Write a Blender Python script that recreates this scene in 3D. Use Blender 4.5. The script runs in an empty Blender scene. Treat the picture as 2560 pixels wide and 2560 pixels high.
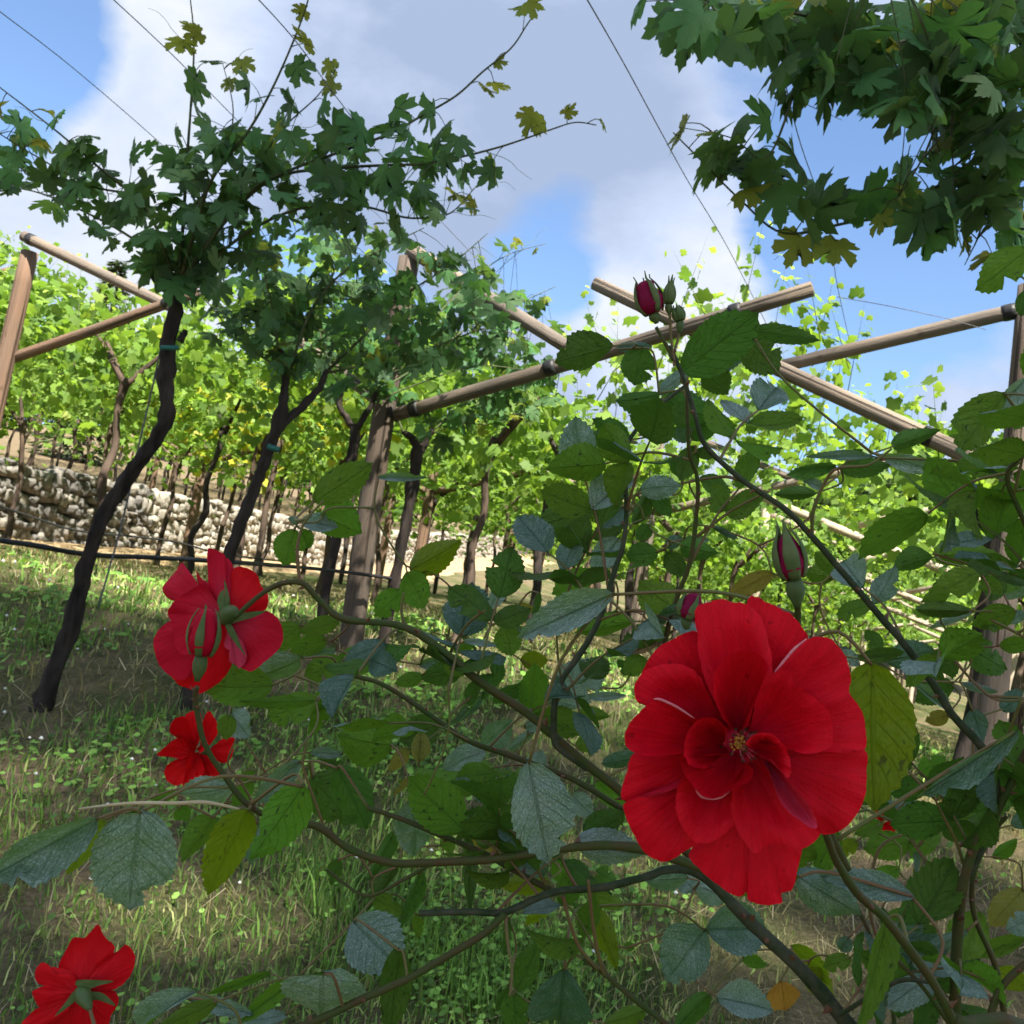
import bpy, bmesh, math, random
import numpy as np
from mathutils import Vector, Matrix, noise

# ------------------------------------------------------------------ camera
SC = bpy.context.scene
COL = SC.collection
RAD = math.radians
CAMLOC = Vector((0.0, 0.0, 1.4))
FOV, PITCH, ROLL = RAD(55), RAD(7.0), RAD(9.0)
F = 1280 / math.tan(FOV / 2)                     # focal length in photograph pixels
_f = Vector((0, math.cos(PITCH), math.sin(PITCH)))
_u0 = Vector((0, -math.sin(PITCH), math.cos(PITCH)))
_r0 = Vector((1, 0, 0))
CR = math.cos(ROLL) * _r0 + math.sin(ROLL) * _u0
CU = -math.sin(ROLL) * _r0 + math.cos(ROLL) * _u0
cam = bpy.data.cameras.new('camera')
cam.sensor_width = 36; cam.sensor_fit = 'HORIZONTAL'
cam.angle = FOV
cam.clip_start = 0.02; cam.clip_end = 4000
cam.dof.use_dof = True
cam.dof.focus_distance = 0.58
cam.dof.aperture_fstop = 42.0
camo = bpy.data.objects.new('camera', cam)
COL.objects.link(camo)
M = Matrix.Identity(4)
for i in range(3):
    M[i][0] = CR[i]; M[i][1] = CU[i]; M[i][2] = -_f[i]; M[i][3] = CAMLOC[i]
camo.matrix_world = M
SC.camera = camo

# ------------------------------------------------------------------ sun, sky, exposure
SUN_EL = RAD(54)
_h = Vector((0.42, -0.90, 0)).normalized()
SUNV = Vector((_h.x * math.cos(SUN_EL), _h.y * math.cos(SUN_EL), math.sin(SUN_EL)))
sun = bpy.data.lights.new('sun', 'SUN')
sun.energy = 4.0; sun.angle = RAD(0.9); sun.color = (1.0, 0.94, 0.84)
suno = bpy.data.objects.new('sun', sun)
COL.objects.link(suno)
suno.rotation_mode = 'QUATERNION'
suno.rotation_quaternion = (-SUNV).to_track_quat('-Z', 'Y')
suno.location = (0, 0, 30)

SC.view_settings.view_transform = 'Standard'
SC.view_settings.look = 'None'
SC.view_settings.exposure = 2.08
SC.view_settings.gamma = 1.0
SC.cycles.use_denoising = True
SC.cycles.max_bounces = 4
SC.cycles.use_light_tree = False
SC.cycles.debug_use_spatial_splits = True
SC.cycles.diffuse_bounces = 2
SC.cycles.transmission_bounces = 3
SC.cycles.use_adaptive_sampling = True
SC.cycles.adaptive_threshold = 0.02
SC.cycles.transparent_max_bounces = 4
SC.cycles.sample_clamp_indirect = 6.0

world = bpy.data.worlds.new('World'); SC.world = world; world.use_nodes = True
def build_world():
    nt = world.node_tree; N = nt.nodes; L = nt.links; N.clear()
    out = N.new('ShaderNodeOutputWorld')
    sky = N.new('ShaderNodeTexSky'); sky.sky_type = 'NISHITA'; sky.sun_disc = False
    sky.sun_elevation = SUN_EL; sky.sun_rotation = math.atan2(SUNV.x, SUNV.y)
    sky.air_density = 1.0; sky.dust_density = 0.3; sky.ozone_density = 4.0
    bg = N.new('ShaderNodeBackground'); bg.inputs['Strength'].default_value = 0.062
    L.new(sky.outputs[0], bg.inputs['Color'])
    tc = N.new('ShaderNodeTexCoord')
    D = tc.outputs['Generated']
    def noise_n(scale, detail, rough, off=(0, 0, 0), sz=(1, 1, 1), dist=0.0):
        mp = N.new('ShaderNodeMapping'); mp.inputs['Location'].default_value = off; mp.inputs['Scale'].default_value = sz
        L.new(D, mp.inputs['Vector'])
        n = N.new('ShaderNodeTexNoise'); n.inputs['Scale'].default_value = scale
        n.inputs['Detail'].default_value = detail; n.inputs['Roughness'].default_value = rough
        n.inputs['Distortion'].default_value = dist
        L.new(mp.outputs[0], n.inputs['Vector'])
        return n.outputs['Fac']
    def math_n(op, a, b=None):
        m = N.new('ShaderNodeMath'); m.operation = op
        for i, v in enumerate((a, b)):
            if v is None: continue
            if isinstance(v, (int, float)): m.inputs[i].default_value = v
            else: L.new(v, m.inputs[i])
        return m.outputs[0]
    def ramp(fac, stops):
        r = N.new('ShaderNodeValToRGB'); L.new(fac, r.inputs[0])
        el = r.color_ramp.elements
        for i, (p, c) in enumerate(stops):
            e = el[i] if i < 2 else el.new(p)
            e.position = p; e.color = tuple(c) + (1,) if len(c) == 3 else c
        return r.outputs[0]
    base = noise_n(2.6, 9, 0.56, (3.1, 1.7, 0.4), (1, 1, 1.9), 0.15)
    fac = math_n('MULTIPLY', math_n('SUBTRACT', base, 0.5), 1.7)
    fac = math_n('ADD', fac, 0.62)
    # breaks in the cloud cover (directions of the blue patches) and thick banks
    def lobe(px, py, rad_px, amt):
        d = (_f + (px * 1.3251 - 1280) / F * CR - (py * 1.3251 - 1280) / F * CU).normalized()
        c = math.cos(rad_px * 1.3251 / F)
        vm = N.new('ShaderNodeVectorMath'); vm.operation = 'DOT_PRODUCT'
        L.new(D, vm.inputs[0]); vm.inputs[1].default_value = d
        mr = N.new('ShaderNodeMapRange'); mr.interpolation_type = 'SMOOTHSTEP'
        mr.inputs['From Min'].default_value = c; mr.inputs['From Max'].default_value = 1.0
        mr.inputs['To Min'].default_value = 0.0; mr.inputs['To Max'].default_value = amt
        L.new(vm.outputs['Value'], mr.inputs['Value'])
        return mr.outputs[0]
    for a in ((-60, 40, 260, -0.75), (1060, 470, 190, -0.55), (1700, 430, 330, -0.6), (1560, 800, 200, -0.35),
              (900, 180, 520, 0.35), (1230, 470, 170, 0.35), (300, 150, 300, 0.3), (1150, 700, 220, 0.3), (40, 620, 200, -0.25),
              (640, 640, 260, -0.3)):
        fac = math_n('ADD', fac, lobe(*a))
    mask = ramp(fac, [(0.36, (0, 0, 0)), (0.60, (1, 1, 1))])
    shade = noise_n(3.4, 9, 0.6, (7.3, 2.2, 1.1), (1, 1, 1.6), 0.3)
    shade = math_n('ADD', shade, lobe(900, 330, 560, -0.34))
    shade = math_n('ADD', shade, lobe(1230, 560, 260, 0.30))
    shade = math_n('ADD', shade, lobe(200, 150, 330, 0.2))
    ccol = ramp(shade, [(0.24, (0.23, 0.285, 0.40)), (0.46, (0.345, 0.405, 0.53)), (0.68, (0.485, 0.51, 0.54))])
    cb = N.new('ShaderNodeBackground'); L.new(ccol, cb.inputs['Color']); cb.inputs['Strength'].default_value = 0.45
    mx = N.new('ShaderNodeMixShader'); L.new(mask, mx.inputs[0]); L.new(bg.outputs[0], mx.inputs[1]); L.new(cb.outputs[0], mx.inputs[2])
    L.new(mx.outputs[0], out.inputs['Surface'])
build_world()

# ------------------------------------------------------------------ pixel helpers
def P(x, y, z):
    """photo pixel (2560 frame) at depth z -> world point"""
    return CAMLOC + z * (_f + (x - 1280) / F * CR - (y - 1280) / F * CU)
def Q(x, y, z):                      # same in 1932 units
    return P(x * 1.32505, y * 1.32505, z)
TO = {0: (0, 0), 1: (850, 0), 2: (1700, 0), 3: (0, 850), 4: (850, 850), 5: (1700, 850), 6: (0, 1700), 7: (850, 1700), 8: (1700, 1700)}
TK = 860 / 1932
def T(t, x, y, z):
    return P(TO[t][0] + x * TK, TO[t][1] + y * TK, z)
PROF_Y = np.array([-40, -6, 0, 2, 4, 5.6, 7, 9, 12, 25, 60, 140, 400])
PROF_Z = np.array([-1.5, -0.6, 0.0, 0.42, 0.82, 1.17, 1.32, 1.42, 1.54, 2.35, 6.4, 20.0, 50.0])
def G(x, y):
    z = float(np.interp(y, PROF_Y, PROF_Z))
    z += 0.035 * noise.noise(Vector((x * 0.9, y * 0.9, 3.3))) * min(1.0, 0.3 + abs(y) * 0.1)
    z -= min(2.6, 0.12 * max(0.0, x - 0.5)) * max(0.0, min(1.0, (y - 3.0) / 4.0)) * (1.0 if y < 40 else max(0.0, 1 - (y - 40) / 40))
    return z
def on_ground(qx, qy):
    z = 0.8
    while z < 80:
        p = Q(qx, qy, z)
        if p.z <= G(p.x, p.y): return p, z
        z += 0.02
    return Q(qx, qy, 80), 80

# ------------------------------------------------------------------ object helpers
WM = {}                                # world matrices of parents
def tag(o, label=None, cat=None, group=None, kind=None):
    if label: o['label'] = label
    if cat: o['category'] = cat
    if group: o['group'] = group
    if kind: o['kind'] = kind
    return o
def par(o, parent):
    if parent is not None:
        o.parent = parent
        o.matrix_parent_inverse = WM.get(parent.name, Matrix.Identity(4)).inverted()
    return o
def root(name, loc, label, cat, group=None):
    o = bpy.data.objects.new(name, None); COL.objects.link(o)
    o.location = loc; o.empty_display_size = 0.1
    WM[o.name] = Matrix.Translation(Vector(loc))
    return tag(o, label, cat, group)
def mesh_from(name, v, f, mat=None, smooth=True):
    me = bpy.data.meshes.new(name)
    me.from_pydata([tuple(p) for p in v], [], [tuple(q) for q in f])
    if mat: me.materials.append(mat)
    if smooth: me.polygons.foreach_set('use_smooth', [True] * len(me.polygons))
    me.update()
    return me
def obj(name, me, parent=None, mw=None):
    o = bpy.data.objects.new(name, me); COL.objects.link(o)
    if mw is not None: o.matrix_basis = mw
    WM[o.name] = mw.copy() if mw is not None else Matrix.Identity(4)
    return par(o, parent)
def big_mesh(name, V, Fc, mat, col=None, smooth=False):
    """numpy arrays: V (n,3), Fc (m,k)"""
    me = bpy.data.meshes.new(name)
    k = Fc.shape[1]
    me.vertices.add(len(V)); me.vertices.foreach_set('co', np.asarray(V, np.float32).ravel())
    me.loops.add(Fc.size); me.loops.foreach_set('vertex_index', Fc.astype(np.int32).ravel())
    me.polygons.add(len(Fc))
    me.polygons.foreach_set('loop_start', np.arange(0, Fc.size, k, dtype=np.int32))
    me.polygons.foreach_set('loop_total', np.full(len(Fc), k, dtype=np.int32))
    if smooth: me.polygons.foreach_set('use_smooth', np.ones(len(Fc), dtype=bool))
    if col is not None:
        at = me.attributes.new('col', 'FLOAT_COLOR', 'POINT')
        c4 = np.ones((len(V), 4), np.float32); c4[:, :3] = col
        at.data.foreach_set('color', c4.ravel())
    me.update(); me.validate()
    if mat: me.materials.append(mat)
    return me
def spline(pts, n):
    """Catmull-Rom through (Vector, radius) -> n samples per span"""
    out = []
    k = len(pts)
    for i in range(k - 1):
        p0 = pts[max(i - 1, 0)]; p1 = pts[i]; p2 = pts[i + 1]; p3 = pts[min(i + 2, k - 1)]
        for j in range(n):
            t = j / n; t2 = t * t; t3 = t2 * t
            q = 0.5 * ((2 * p1[0]) + (p2[0] - p0[0]) * t + (2 * p0[0] - 5 * p1[0] + 4 * p2[0] - p3[0]) * t2 + (3 * p1[0] - p0[0] - 3 * p2[0] + p3[0]) * t3)
            out.append((q, p1[1] + (p2[1] - p1[1]) * t))
    out.append(pts[-1])
    return out
def tube_data(pts, sides=8, rough=0.0, seed=0, V=None, Fc=None):
    V = [] if V is None else V; Fc = [] if Fc is None else Fc
    b0 = len(V)
    n = len(pts)
    side = None
    for i, (p, r) in enumerate(pts):
        t = (pts[min(i + 1, n - 1)][0] - pts[max(i - 1, 0)][0])
        if t.length < 1e-9: t = Vector((0, 0, 1))
        t.normalize()
        if side is None:
            side = t.orthogonal().normalized()
        else:
            side = (side - t * side.dot(t))
            side = side.normalized() if side.length > 1e-6 else t.orthogonal().normalized()
        up = t.cross(side)
        for j in range(sides):
            a = 2 * math.pi * j / sides
            rr = r
            if rough:
                rr *= 1 + rough * noise.noise(Vector((math.cos(a) * 1.3 + seed, math.sin(a) * 1.3, i * 0.35 + seed)))
            V.append(p + (side * math.cos(a) + up * math.sin(a)) * rr)
    for i in range(n - 1):
        for j in range(sides):
            a = b0 + i * sides + j; b = b0 + i * sides + (j + 1) % sides
            Fc.append((a, b, b + sides, a + sides))
    Fc.append(tuple(b0 + j for j in range(sides))[::-1])
    Fc.append(tuple(b0 + (n - 1) * sides + j for j in range(sides)))
    return V, Fc
def tube(name, pts, mat, parent=None, sides=8, n=4, rough=0.0, seed=0):
    V, Fc = tube_data(spline(pts, n), sides, rough, seed)
    return obj(name, mesh_from(name, V, Fc, mat), parent)
# ------------------------------------------------------------------ materials
def mat_base(name):
    m = bpy.data.materials.new(name); m.use_nodes = True
    nt = m.node_tree; nt.nodes.clear()
    out = nt.nodes.new('ShaderNodeOutputMaterial')
    return m, nt, out
class NB:
    """tiny node builder"""
    def __init__(s, nt): s.nt = nt; s.N = nt.nodes; s.L = nt.links
    def put(s, sock, v):
        if v is None: return
        if isinstance(v, (int, float)): sock.default_value = v
        elif isinstance(v, (tuple, list)):
            sock.default_value = tuple(v) + (1,) if (len(v) == 3 and sock.type == 'RGBA') else v
        else: s.L.new(v, sock)
    def noise(s, vec, scale, detail=4, rough=0.55, dist=0.0, out='Fac'):
        n = s.N.new('ShaderNodeTexNoise')
        if vec is not None: s.L.new(vec, n.inputs['Vector'])
        n.inputs['Scale'].default_value = scale; n.inputs['Detail'].default_value = detail
        n.inputs['Roughness'].default_value = rough; n.inputs['Distortion'].default_value = dist
        return n.outputs[out]
    def ramp(s, fac, stops, interp='LINEAR'):
        r = s.N.new('ShaderNodeValToRGB'); s.L.new(fac, r.inputs[0]); r.color_ramp.interpolation = interp
        el = r.color_ramp.elements
        for i, (p, c) in enumerate(stops):
            e = el[i] if i < 2 else el.new(p)
            e.position = p
            c = (c, c, c) if isinstance(c, (int, float)) else c
            e.color = tuple(c) + (1,)
        return r.outputs[0]
    def mix(s, fac, a, b, mode='MIX'):
        n = s.N.new('ShaderNodeMix'); n.data_type = 'RGBA'; n.blend_type = mode
        s.put(n.inputs[0], fac); s.put(n.inputs[6], a); s.put(n.inputs[7], b)
        return n.outputs[2]
    def math(s, op, a, b=None, c=None):
        m = s.N.new('ShaderNodeMath'); m.operation = op
        s.put(m.inputs[0], a); s.put(m.inputs[1], b)
        if c is not None: s.put(m.inputs[2], c)
        return m.outputs[0]
    def map(s, vec, scale=(1, 1, 1), loc=(0, 0, 0)):
        m = s.N.new('ShaderNodeMapping'); s.L.new(vec, m.inputs['Vector'])
        m.inputs['Scale'].default_value = scale; s.put(m.inputs['Location'], loc)
        return m.outputs[0]
    def coord(s, kind='Object'):
        return s.N.new('ShaderNodeTexCoord').outputs[kind]
    def rnd(s): return s.N.new('ShaderNodeObjectInfo').outputs['Random']
    def bump(s, h, strength, dist=0.01):
        b = s.N.new('ShaderNodeBump'); s.L.new(h, b.inputs['Height'])
        b.inputs['Strength'].default_value = strength; b.inputs['Distance'].default_value = dist
        return b.outputs[0]
    def hsv(s, col, h=0.5, sat=1.0, v=1.0):
        n = s.N.new('ShaderNodeHueSaturation'); s.put(n.inputs['Hue'], h); s.put(n.inputs['Saturation'], sat)
        s.put(n.inputs['Value'], v); s.put(n.inputs['Color'], col)
        return n.outputs[0]
    def bsdf(s, col, rough=0.7, spec=0.3, normal=None, **kw):
        b = s.N.new('ShaderNodeBsdfPrincipled')
        s.put(b.inputs['Base Color'], col); s.put(b.inputs['Roughness'], rough)
        s.put(b.inputs['Specular IOR Level'], spec)
        if normal is not None: s.L.new(normal, b.inputs['Normal'])
        for k, v in kw.items(): s.put(b.inputs[k], v)
        return b.outputs[0]
    def translucent(s, col):
        t = s.N.new('ShaderNodeBsdfTranslucent'); s.put(t.inputs[0], col); return t.outputs[0]
    def mixsh(s, fac, a, b):
        m = s.N.new('ShaderNodeMixShader'); s.put(m.inputs[0], fac); s.L.new(a, m.inputs[1]); s.L.new(b, m.inputs[2]); return m.outputs[0]
    def attr(s, name):
        a = s.N.new('ShaderNodeAttribute'); a.attribute_name = name; return a
    def mr(s, v, a, b, c, d):
        m = s.N.new('ShaderNodeMapRange'); s.put(m.inputs[0], v)
        for i, k in enumerate((a, b, c, d)): s.put(m.inputs[i + 1], k)
        return m.outputs[0]

def m_rose_leaf(name, top, dust, under, spot=(0.02, 0.02, 0.01), dust_amt=0.5, trans=0.32):
    m, nt, out = mat_base(name); b = NB(nt)
    uv = b.N.new('ShaderNodeUVMap').outputs[0]
    rnd = b.rnd()
    off = b.N.new('ShaderNodeCombineXYZ'); b.put(off.inputs[0], b.math('MULTIPLY', rnd, 37.0)); b.put(off.inputs[1], b.math('MULTIPLY', rnd, 11.0))
    uvo = b.N.new('ShaderNodeVectorMath'); uvo.operation = 'ADD'; b.L.new(uv, uvo.inputs[0]); b.L.new(off.outputs[0], uvo.inputs[1])
    uvo = uvo.outputs[0]
    sep = b.N.new('ShaderNodeSeparateXYZ'); b.L.new(uv, sep.inputs[0])
    ax = b.math('ABSOLUTE', sep.outputs[0])            # 0 at the midrib
    # side veins: stripes slanting forward
    vv = b.math('SUBTRACT', sep.outputs[1], b.math('MULTIPLY', ax, 0.55))
    st = b.math('ABSOLUTE', b.math('SINE', b.math('MULTIPLY', vv, 24.0)))
    vein = b.ramp(st, [(0.0, 1.0), (0.16, 0.0)])
    rib = b.ramp(ax, [(0.0, 1.0), (0.035, 0.0)])
    veins = b.math('MAXIMUM', b.math('MULTIPLY', vein, 0.45), rib)
    big = b.noise(uvo, 3.0, 3)
    fine = b.noise(b.map(uvo, (1.0, 1.0, 1)), 34.0, 5, 0.85)
    speck = b.ramp(fine, [(0.51, 0.0), (0.58, 1.0)])
    cover = b.mr(b.math('ADD', big, b.math('MULTIPLY', rnd, 0.35)), 0.42, 0.95, dust_amt * 0.35, dust_amt * 1.3)
    tc = b.mix(b.math('MULTIPLY', veins, 0.45), top, tuple(min(1, c * 1.9 + 0.02) for c in top))
    tc = b.mix(b.math('MULTIPLY', speck, cover), tc, dust)
    tc = b.mix(b.math('MULTIPLY', cover, 0.52), tc, tuple(d * 0.62 for d in dust))
    uc = b.mix(b.math('MULTIPLY', veins, 0.6), under, tuple(min(1, c * 1.5 + 0.015) for c in under))
    uc = b.mix(b.ramp(b.noise(uvo, 7.0, 2, 0.6), [(0.63, 0.0), (0.67, 1.0)]), uc, spot)
    uc = b.hsv(uc, b.mr(rnd, 0, 1, 0.475, 0.515), 1.0, b.mr(rnd, 0, 1, 0.7, 1.2))
    geo = b.N.new('ShaderNodeNewGeometry')
    c = b.mix(geo.outputs['Backfacing'], tc, uc)
    nrm = b.bump(b.math('SUBTRACT', b.noise(uvo, 9, 4), b.math('MULTIPLY', veins, 0.8)), 0.8, 0.004)
    s1 = b.bsdf(c, b.mr(cover, 0, 1, 0.45, 0.8), 0.24, nrm)
    s2 = b.translucent(b.mix(0.5, under, tuple(min(1, u * 1.6) for u in under)))
    b.L.new(b.mixsh(trans, s1, s2), out.inputs[0])
    return m
M_LEAF = m_rose_leaf('rose_leaf', (0.020, 0.095, 0.042), (0.66, 0.82, 0.78), (0.105, 0.235, 0.014), dust_amt=.85)
M_LEAF_DK = m_rose_leaf('rose_leaf_plain', (0.020, 0.085, 0.036), (0.46, 0.62, 0.58), (0.062, 0.155, 0.014), dust_amt=0.5, trans=0.30)
M_LEAF_YE = m_rose_leaf('rose_leaf_yellowing', (0.20, 0.22, 0.04), (0.45, 0.42, 0.20), (0.26, 0.24, 0.025), (0.10, 0.05, 0.01), 0.3)
M_LEAF_BR = m_rose_leaf('rose_leaf_dry', (0.20, 0.13, 0.06), (0.32, 0.25, 0.16), (0.26, 0.16, 0.07), (0.10, 0.05, 0.02), 0.3)
M_LEAF_OR = m_rose_leaf('rose_leaf_orange', (0.42, 0.22, 0.03), (0.45, 0.30, 0.08), (0.45, 0.23, 0.03), (0.2, 0.08, 0.01), 0.2)
M_LEAF_BRIGHT = m_rose_leaf('rose_leaf_bright', (0.16, 0.22, 0.02), (0.3, 0.35, 0.2), (0.17, 0.26, 0.006), (0.05, 0.03, 0.01), 0.2, 0.45)

def m_vine_leaf(name, top, under, trans=0.35, tcol=(0.16, 0.26, 0.02)):
    m, nt, out = mat_base(name); b = NB(nt)
    rnd = b.rnd()
    geo = b.N.new('ShaderNodeNewGeometry')
    at = b.attr('col')                                  # per-leaf tint, white when absent
    co = b.coord('Object')
    n = b.noise(co, 9.0, 3)
    t2 = b.mix(b.ramp(n, [(0.3, 0.0), (0.7, 1.0)]), top, tuple(c * 1.35 for c in top))
    c = b.mix(geo.outputs['Backfacing'], t2, under)
    c = b.hsv(c, b.mr(rnd, 0, 1, 0.48, 0.515), 1.0, b.mr(rnd, 0, 1, 0.75, 1.3))
    tr = b.hsv(tcol, b.mr(rnd, 0, 1, 0.48, 0.51), 1.0, b.mr(rnd, 0, 1, 0.7, 1.3))
    nrm = b.bump(b.noise(co, 40.0, 2), 0.3, 0.01)
    b.L.new(b.mixsh(trans, b.bsdf(c, 0.55, 0.3, nrm), b.translucent(tr)), out.inputs[0])
    return m
M_VLEAF = m_vine_leaf('vine_leaf', (0.055, 0.135, 0.042), (0.068, 0.140, 0.070), 0.36, (0.12, 0.26, 0.04))
M_VLEAF_Y = m_vine_leaf('vine_leaf_young', (0.15, 0.20, 0.03), (0.16, 0.20, 0.045), 0.45, (0.30, 0.34, 0.04))

def m_foliage(name, tint=1.0, trans=0.38):
    """leaf masses: the tint comes per leaf from the mesh"""
    m, nt, out = mat_base(name); b = NB(nt)
    c = b.attr('col').outputs['Color']
    geo = b.N.new('ShaderNodeNewGeometry')
    c2 = b.mix(geo.outputs['Backfacing'], c, b.mix(0.35, c, (0.10, 0.14, 0.05)))
    tr = b.mix(1.0, c, (1.85, 1.8, 0.95), 'MULTIPLY')
    b.L.new(b.mixsh(trans, b.bsdf(c2, 0.55, 0.25), b.translucent(tr)), out.inputs[0])
    return m
M_FOL = m_foliage('vine_foliage', trans=0.45)
M_TREEFOL = m_foliage('tree_foliage', trans=0.2)
M_GRASS = m_foliage('grass_blades', trans=0.25)

def m_petal(name, red, back, rough=0.55, tr=0.13, pink=0.7):
    m, nt, out = mat_base(name); b = NB(nt)
    uv = b.N.new('ShaderNodeUVMap').outputs[0]
    sep = b.N.new('ShaderNodeSeparateXYZ'); b.L.new(uv, sep.inputs[0])      # x around, y base->rim
    co = b.coord('Object')
    streak = b.noise(b.map(uv, (34, 1.2, 1)), 1.0, 3, 0.6)
    fine = b.noise(co, 900.0, 2, 0.6)
    mott = b.noise(co, 60.0, 3)
    c = b.mix(b.ramp(mott, [(0.3, 0.0), (0.75, 1.0)]), red, tuple(min(1, x * 1.25 + 0.002) for x in red))
    c = b.mix(b.math('MULTIPLY', b.ramp(streak, [(0.4, 0.0), (0.75, 1.0)]), 0.35), c, tuple(x * 0.5 for x in red))
    c = b.mix(b.ramp(sep.outputs[1], [(0.05, 0.75), (0.6, 0.0)]), c, (red[0] * .55, red[1], red[2] * 1.6))
    c = b.mix(b.math('MULTIPLY', b.ramp(b.noise(co, 240.0, 2), [(0.70, 0.0), (0.74, 1.0)]), 0.6), c, tuple(x * .35 for x in red))
    geo = b.N.new('ShaderNodeNewGeometry')
    bk = b.mix(b.math('MULTIPLY', b.ramp(sep.outputs[1], [(0.0, 0.6), (0.7, 0.0)]), pink), back, (0.55, 0.07, 0.14))
    bk = b.mix(b.math('MULTIPLY', b.ramp(streak, [(0.4, 0.0), (0.7, 1.0)]), 0.35), bk, tuple(x * .55 for x in back))
    c = b.mix(geo.outputs['Backfacing'], c, bk)
    nrm = b.bump(b.math('ADD', b.math('MULTIPLY', streak, 0.7), b.math('MULTIPLY', fine, 0.3)), 0.55, 0.002)
    s = b.bsdf(c, rough, 0.10, nrm)
    b.L.new(b.mixsh(tr, s, b.translucent((0.80, 0.006, 0.012))), out.inputs[0])
    return m
M_PETAL = m_petal('rose_petal', (0.60, 0.002, 0.014), (0.50, 0.006, 0.028), tr=.07, pink=.6)
M_PETAL_BUD = m_petal('rose_petal_bud', (0.30, 0.006, 0.030), (0.30, 0.012, 0.045))
M_PETAL_B = m_petal('rose_petal_fresh', (0.64, 0.003, 0.006), (0.60, 0.004, 0.010), pink=.15)
M_PETAL_PK = m_petal('rose_petal_pale', (0.62, 0.045, 0.10), (0.60, 0.05, 0.11))

def m_simple(name, a, bcol, scale=30, rough=0.7, spec=0.3, bump=0.0, bd=0.01, kind='Object', stretch=(1, 1, 1), detail=4):
    m, nt, out = mat_base(name); b = NB(nt)
    v = b.map(b.coord(kind), stretch)
    n = b.noise(v, scale, detail, 0.6)
    c = b.mix(b.ramp(n, [(0.35, 0.0), (0.68, 1.0)]), a, bcol)
    nrm = b.bump(n, bump, bd) if bump else None
    b.L.new(b.bsdf(c, rough, spec, nrm), out.inputs[0])
    return m
M_CANE = m_simple('rose_cane_bark', (0.036, 0.070, 0.012), (0.075, 0.048, 0.020), 60, 0.6, 0.2, 1.0, 0.002, detail=6)
M_CANE_GY = m_simple('rose_cane_old', (0.020, 0.040, 0.013), (0.075, 0.075, 0.05), 90, 0.7, 0.2, 1.0, 0.002, detail=7)
M_STALK = m_simple('rose_stalk', (0.11, 0.13, 0.03), (0.16, 0.075, 0.04), 14, 0.55)
M_THORN = m_simple('rose_thorn', (0.15, 0.05, 0.03), (0.10, 0.07, 0.03), 60, 0.5)
M_SEPAL = m_simple('rose_sepal', (0.060, 0.11, 0.025), (0.11, 0.14, 0.05), 90, 0.65)
M_HIP = m_simple('rose_hip', (0.045, 0.095, 0.022), (0.085, 0.12, 0.04), 80, 0.5)
M_ANTHER = m_simple('rose_anther', (0.06, 0.02, 0.015), (0.20, 0.10, 0.03), 300, 0.7)
M_FILAMENT = m_simple('rose_filament', (0.45, 0.05, 0.09), (0.50, 0.12, 0.16), 200, 0.6)
M_STYLE = m_simple('rose_style', (0.62, 0.36, 0.05), (0.55, 0.22, 0.06), 200, 0.6)
M_STRAW = m_simple('dry_straw', (0.42, 0.33, 0.18), (0.52, 0.44, 0.28), 30, 0.7)

def m_bark(name, a, c2, scale=14, st=(1, 1, 0.16), bump=0.9):
    m, nt, out = mat_base(name); b = NB(nt)
    v = b.map(b.coord('Object'), st)
    n = b.noise(v, scale, 6, 0.65, 0.4)
    n2 = b.noise(b.coord('Object'), 3.0, 3)
    c = b.mix(b.ramp(n, [(0.35, 0.0), (0.66, 1.0)]), a, c2)
    c = b.mix(b.ramp(n2, [(0.45, 0.0), (0.75, 0.5)]), c, tuple(x * 1.6 for x in c2))
    b.L.new(b.bsdf(c, 0.9, 0.15, b.bump(n, bump, 0.02)), out.inputs[0])
    return m
M_BARK = m_bark('vine_bark', (0.014, 0.011, 0.010), (0.050, 0.040, 0.034), 22)
M_BARK_FAR = m_bark('vine_bark_weathered', (0.030, 0.022, 0.018), (0.11, 0.078, 0.058), 18)
M_TREEBARK = m_bark('tree_bark', (0.05, 0.04, 0.03), (0.12, 0.095, 0.07), 8)
def m_wood(name, a, c2, grey):
    m, nt, out = mat_base(name); b = NB(nt)
    co = b.attr('along').outputs['Vector']             # x,y round the pole, z along it
    g = b.noise(b.map(co, (1, 1, 0.035)), 55, 5, 0.7, 0.2)
    big = b.noise(b.map(co, (1, 1, 0.35)), 5.5, 4, 0.6)
    knot = b.noise(b.map(co, (1, 1, 0.5)), 16, 2, 0.5)
    crack = b.ramp(b.noise(b.map(co, (1, 1, 0.012)), 34, 3, 0.5), [(0.58, 0.0), (0.64, 1.0)])
    c = b.mix(b.ramp(g, [(0.3, 0.0), (0.7, 1.0)]), a, c2)
    c = b.mix(b.ramp(big, [(0.38, 0.0), (0.7, 0.75)]), c, grey)
    c = b.mix(b.math('MULTIPLY', b.ramp(knot, [(0.66, 0.0), (0.74, 1.0)]), 0.7), c, tuple(x * 0.35 for x in c2))
    c = b.mix(b.math('MULTIPLY', crack, 0.75), c, tuple(x * 0.22 for x in a))
    rv = b.mr(b.rnd(), 0, 1, 0.8, 1.15)
    c = b.hsv(c, 0.5, 1.0, rv)
    h = b.math('SUBTRACT', g, b.math('MULTIPLY', crack, 0.9))
    b.L.new(b.bsdf(c, 0.85, 0.2, b.bump(h, 0.7, 0.012)), out.inputs[0])
    return m
M_WOOD = m_wood('weathered_pole', (0.125, 0.10, 0.078), (0.27, 0.21, 0.155), (0.135, 0.122, 0.108))
M_WOOD_DARK = m_wood('old_dark_pole', (0.085, 0.062, 0.045), (0.16, 0.12, 0.09), (0.11, 0.095, 0.08))
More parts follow.
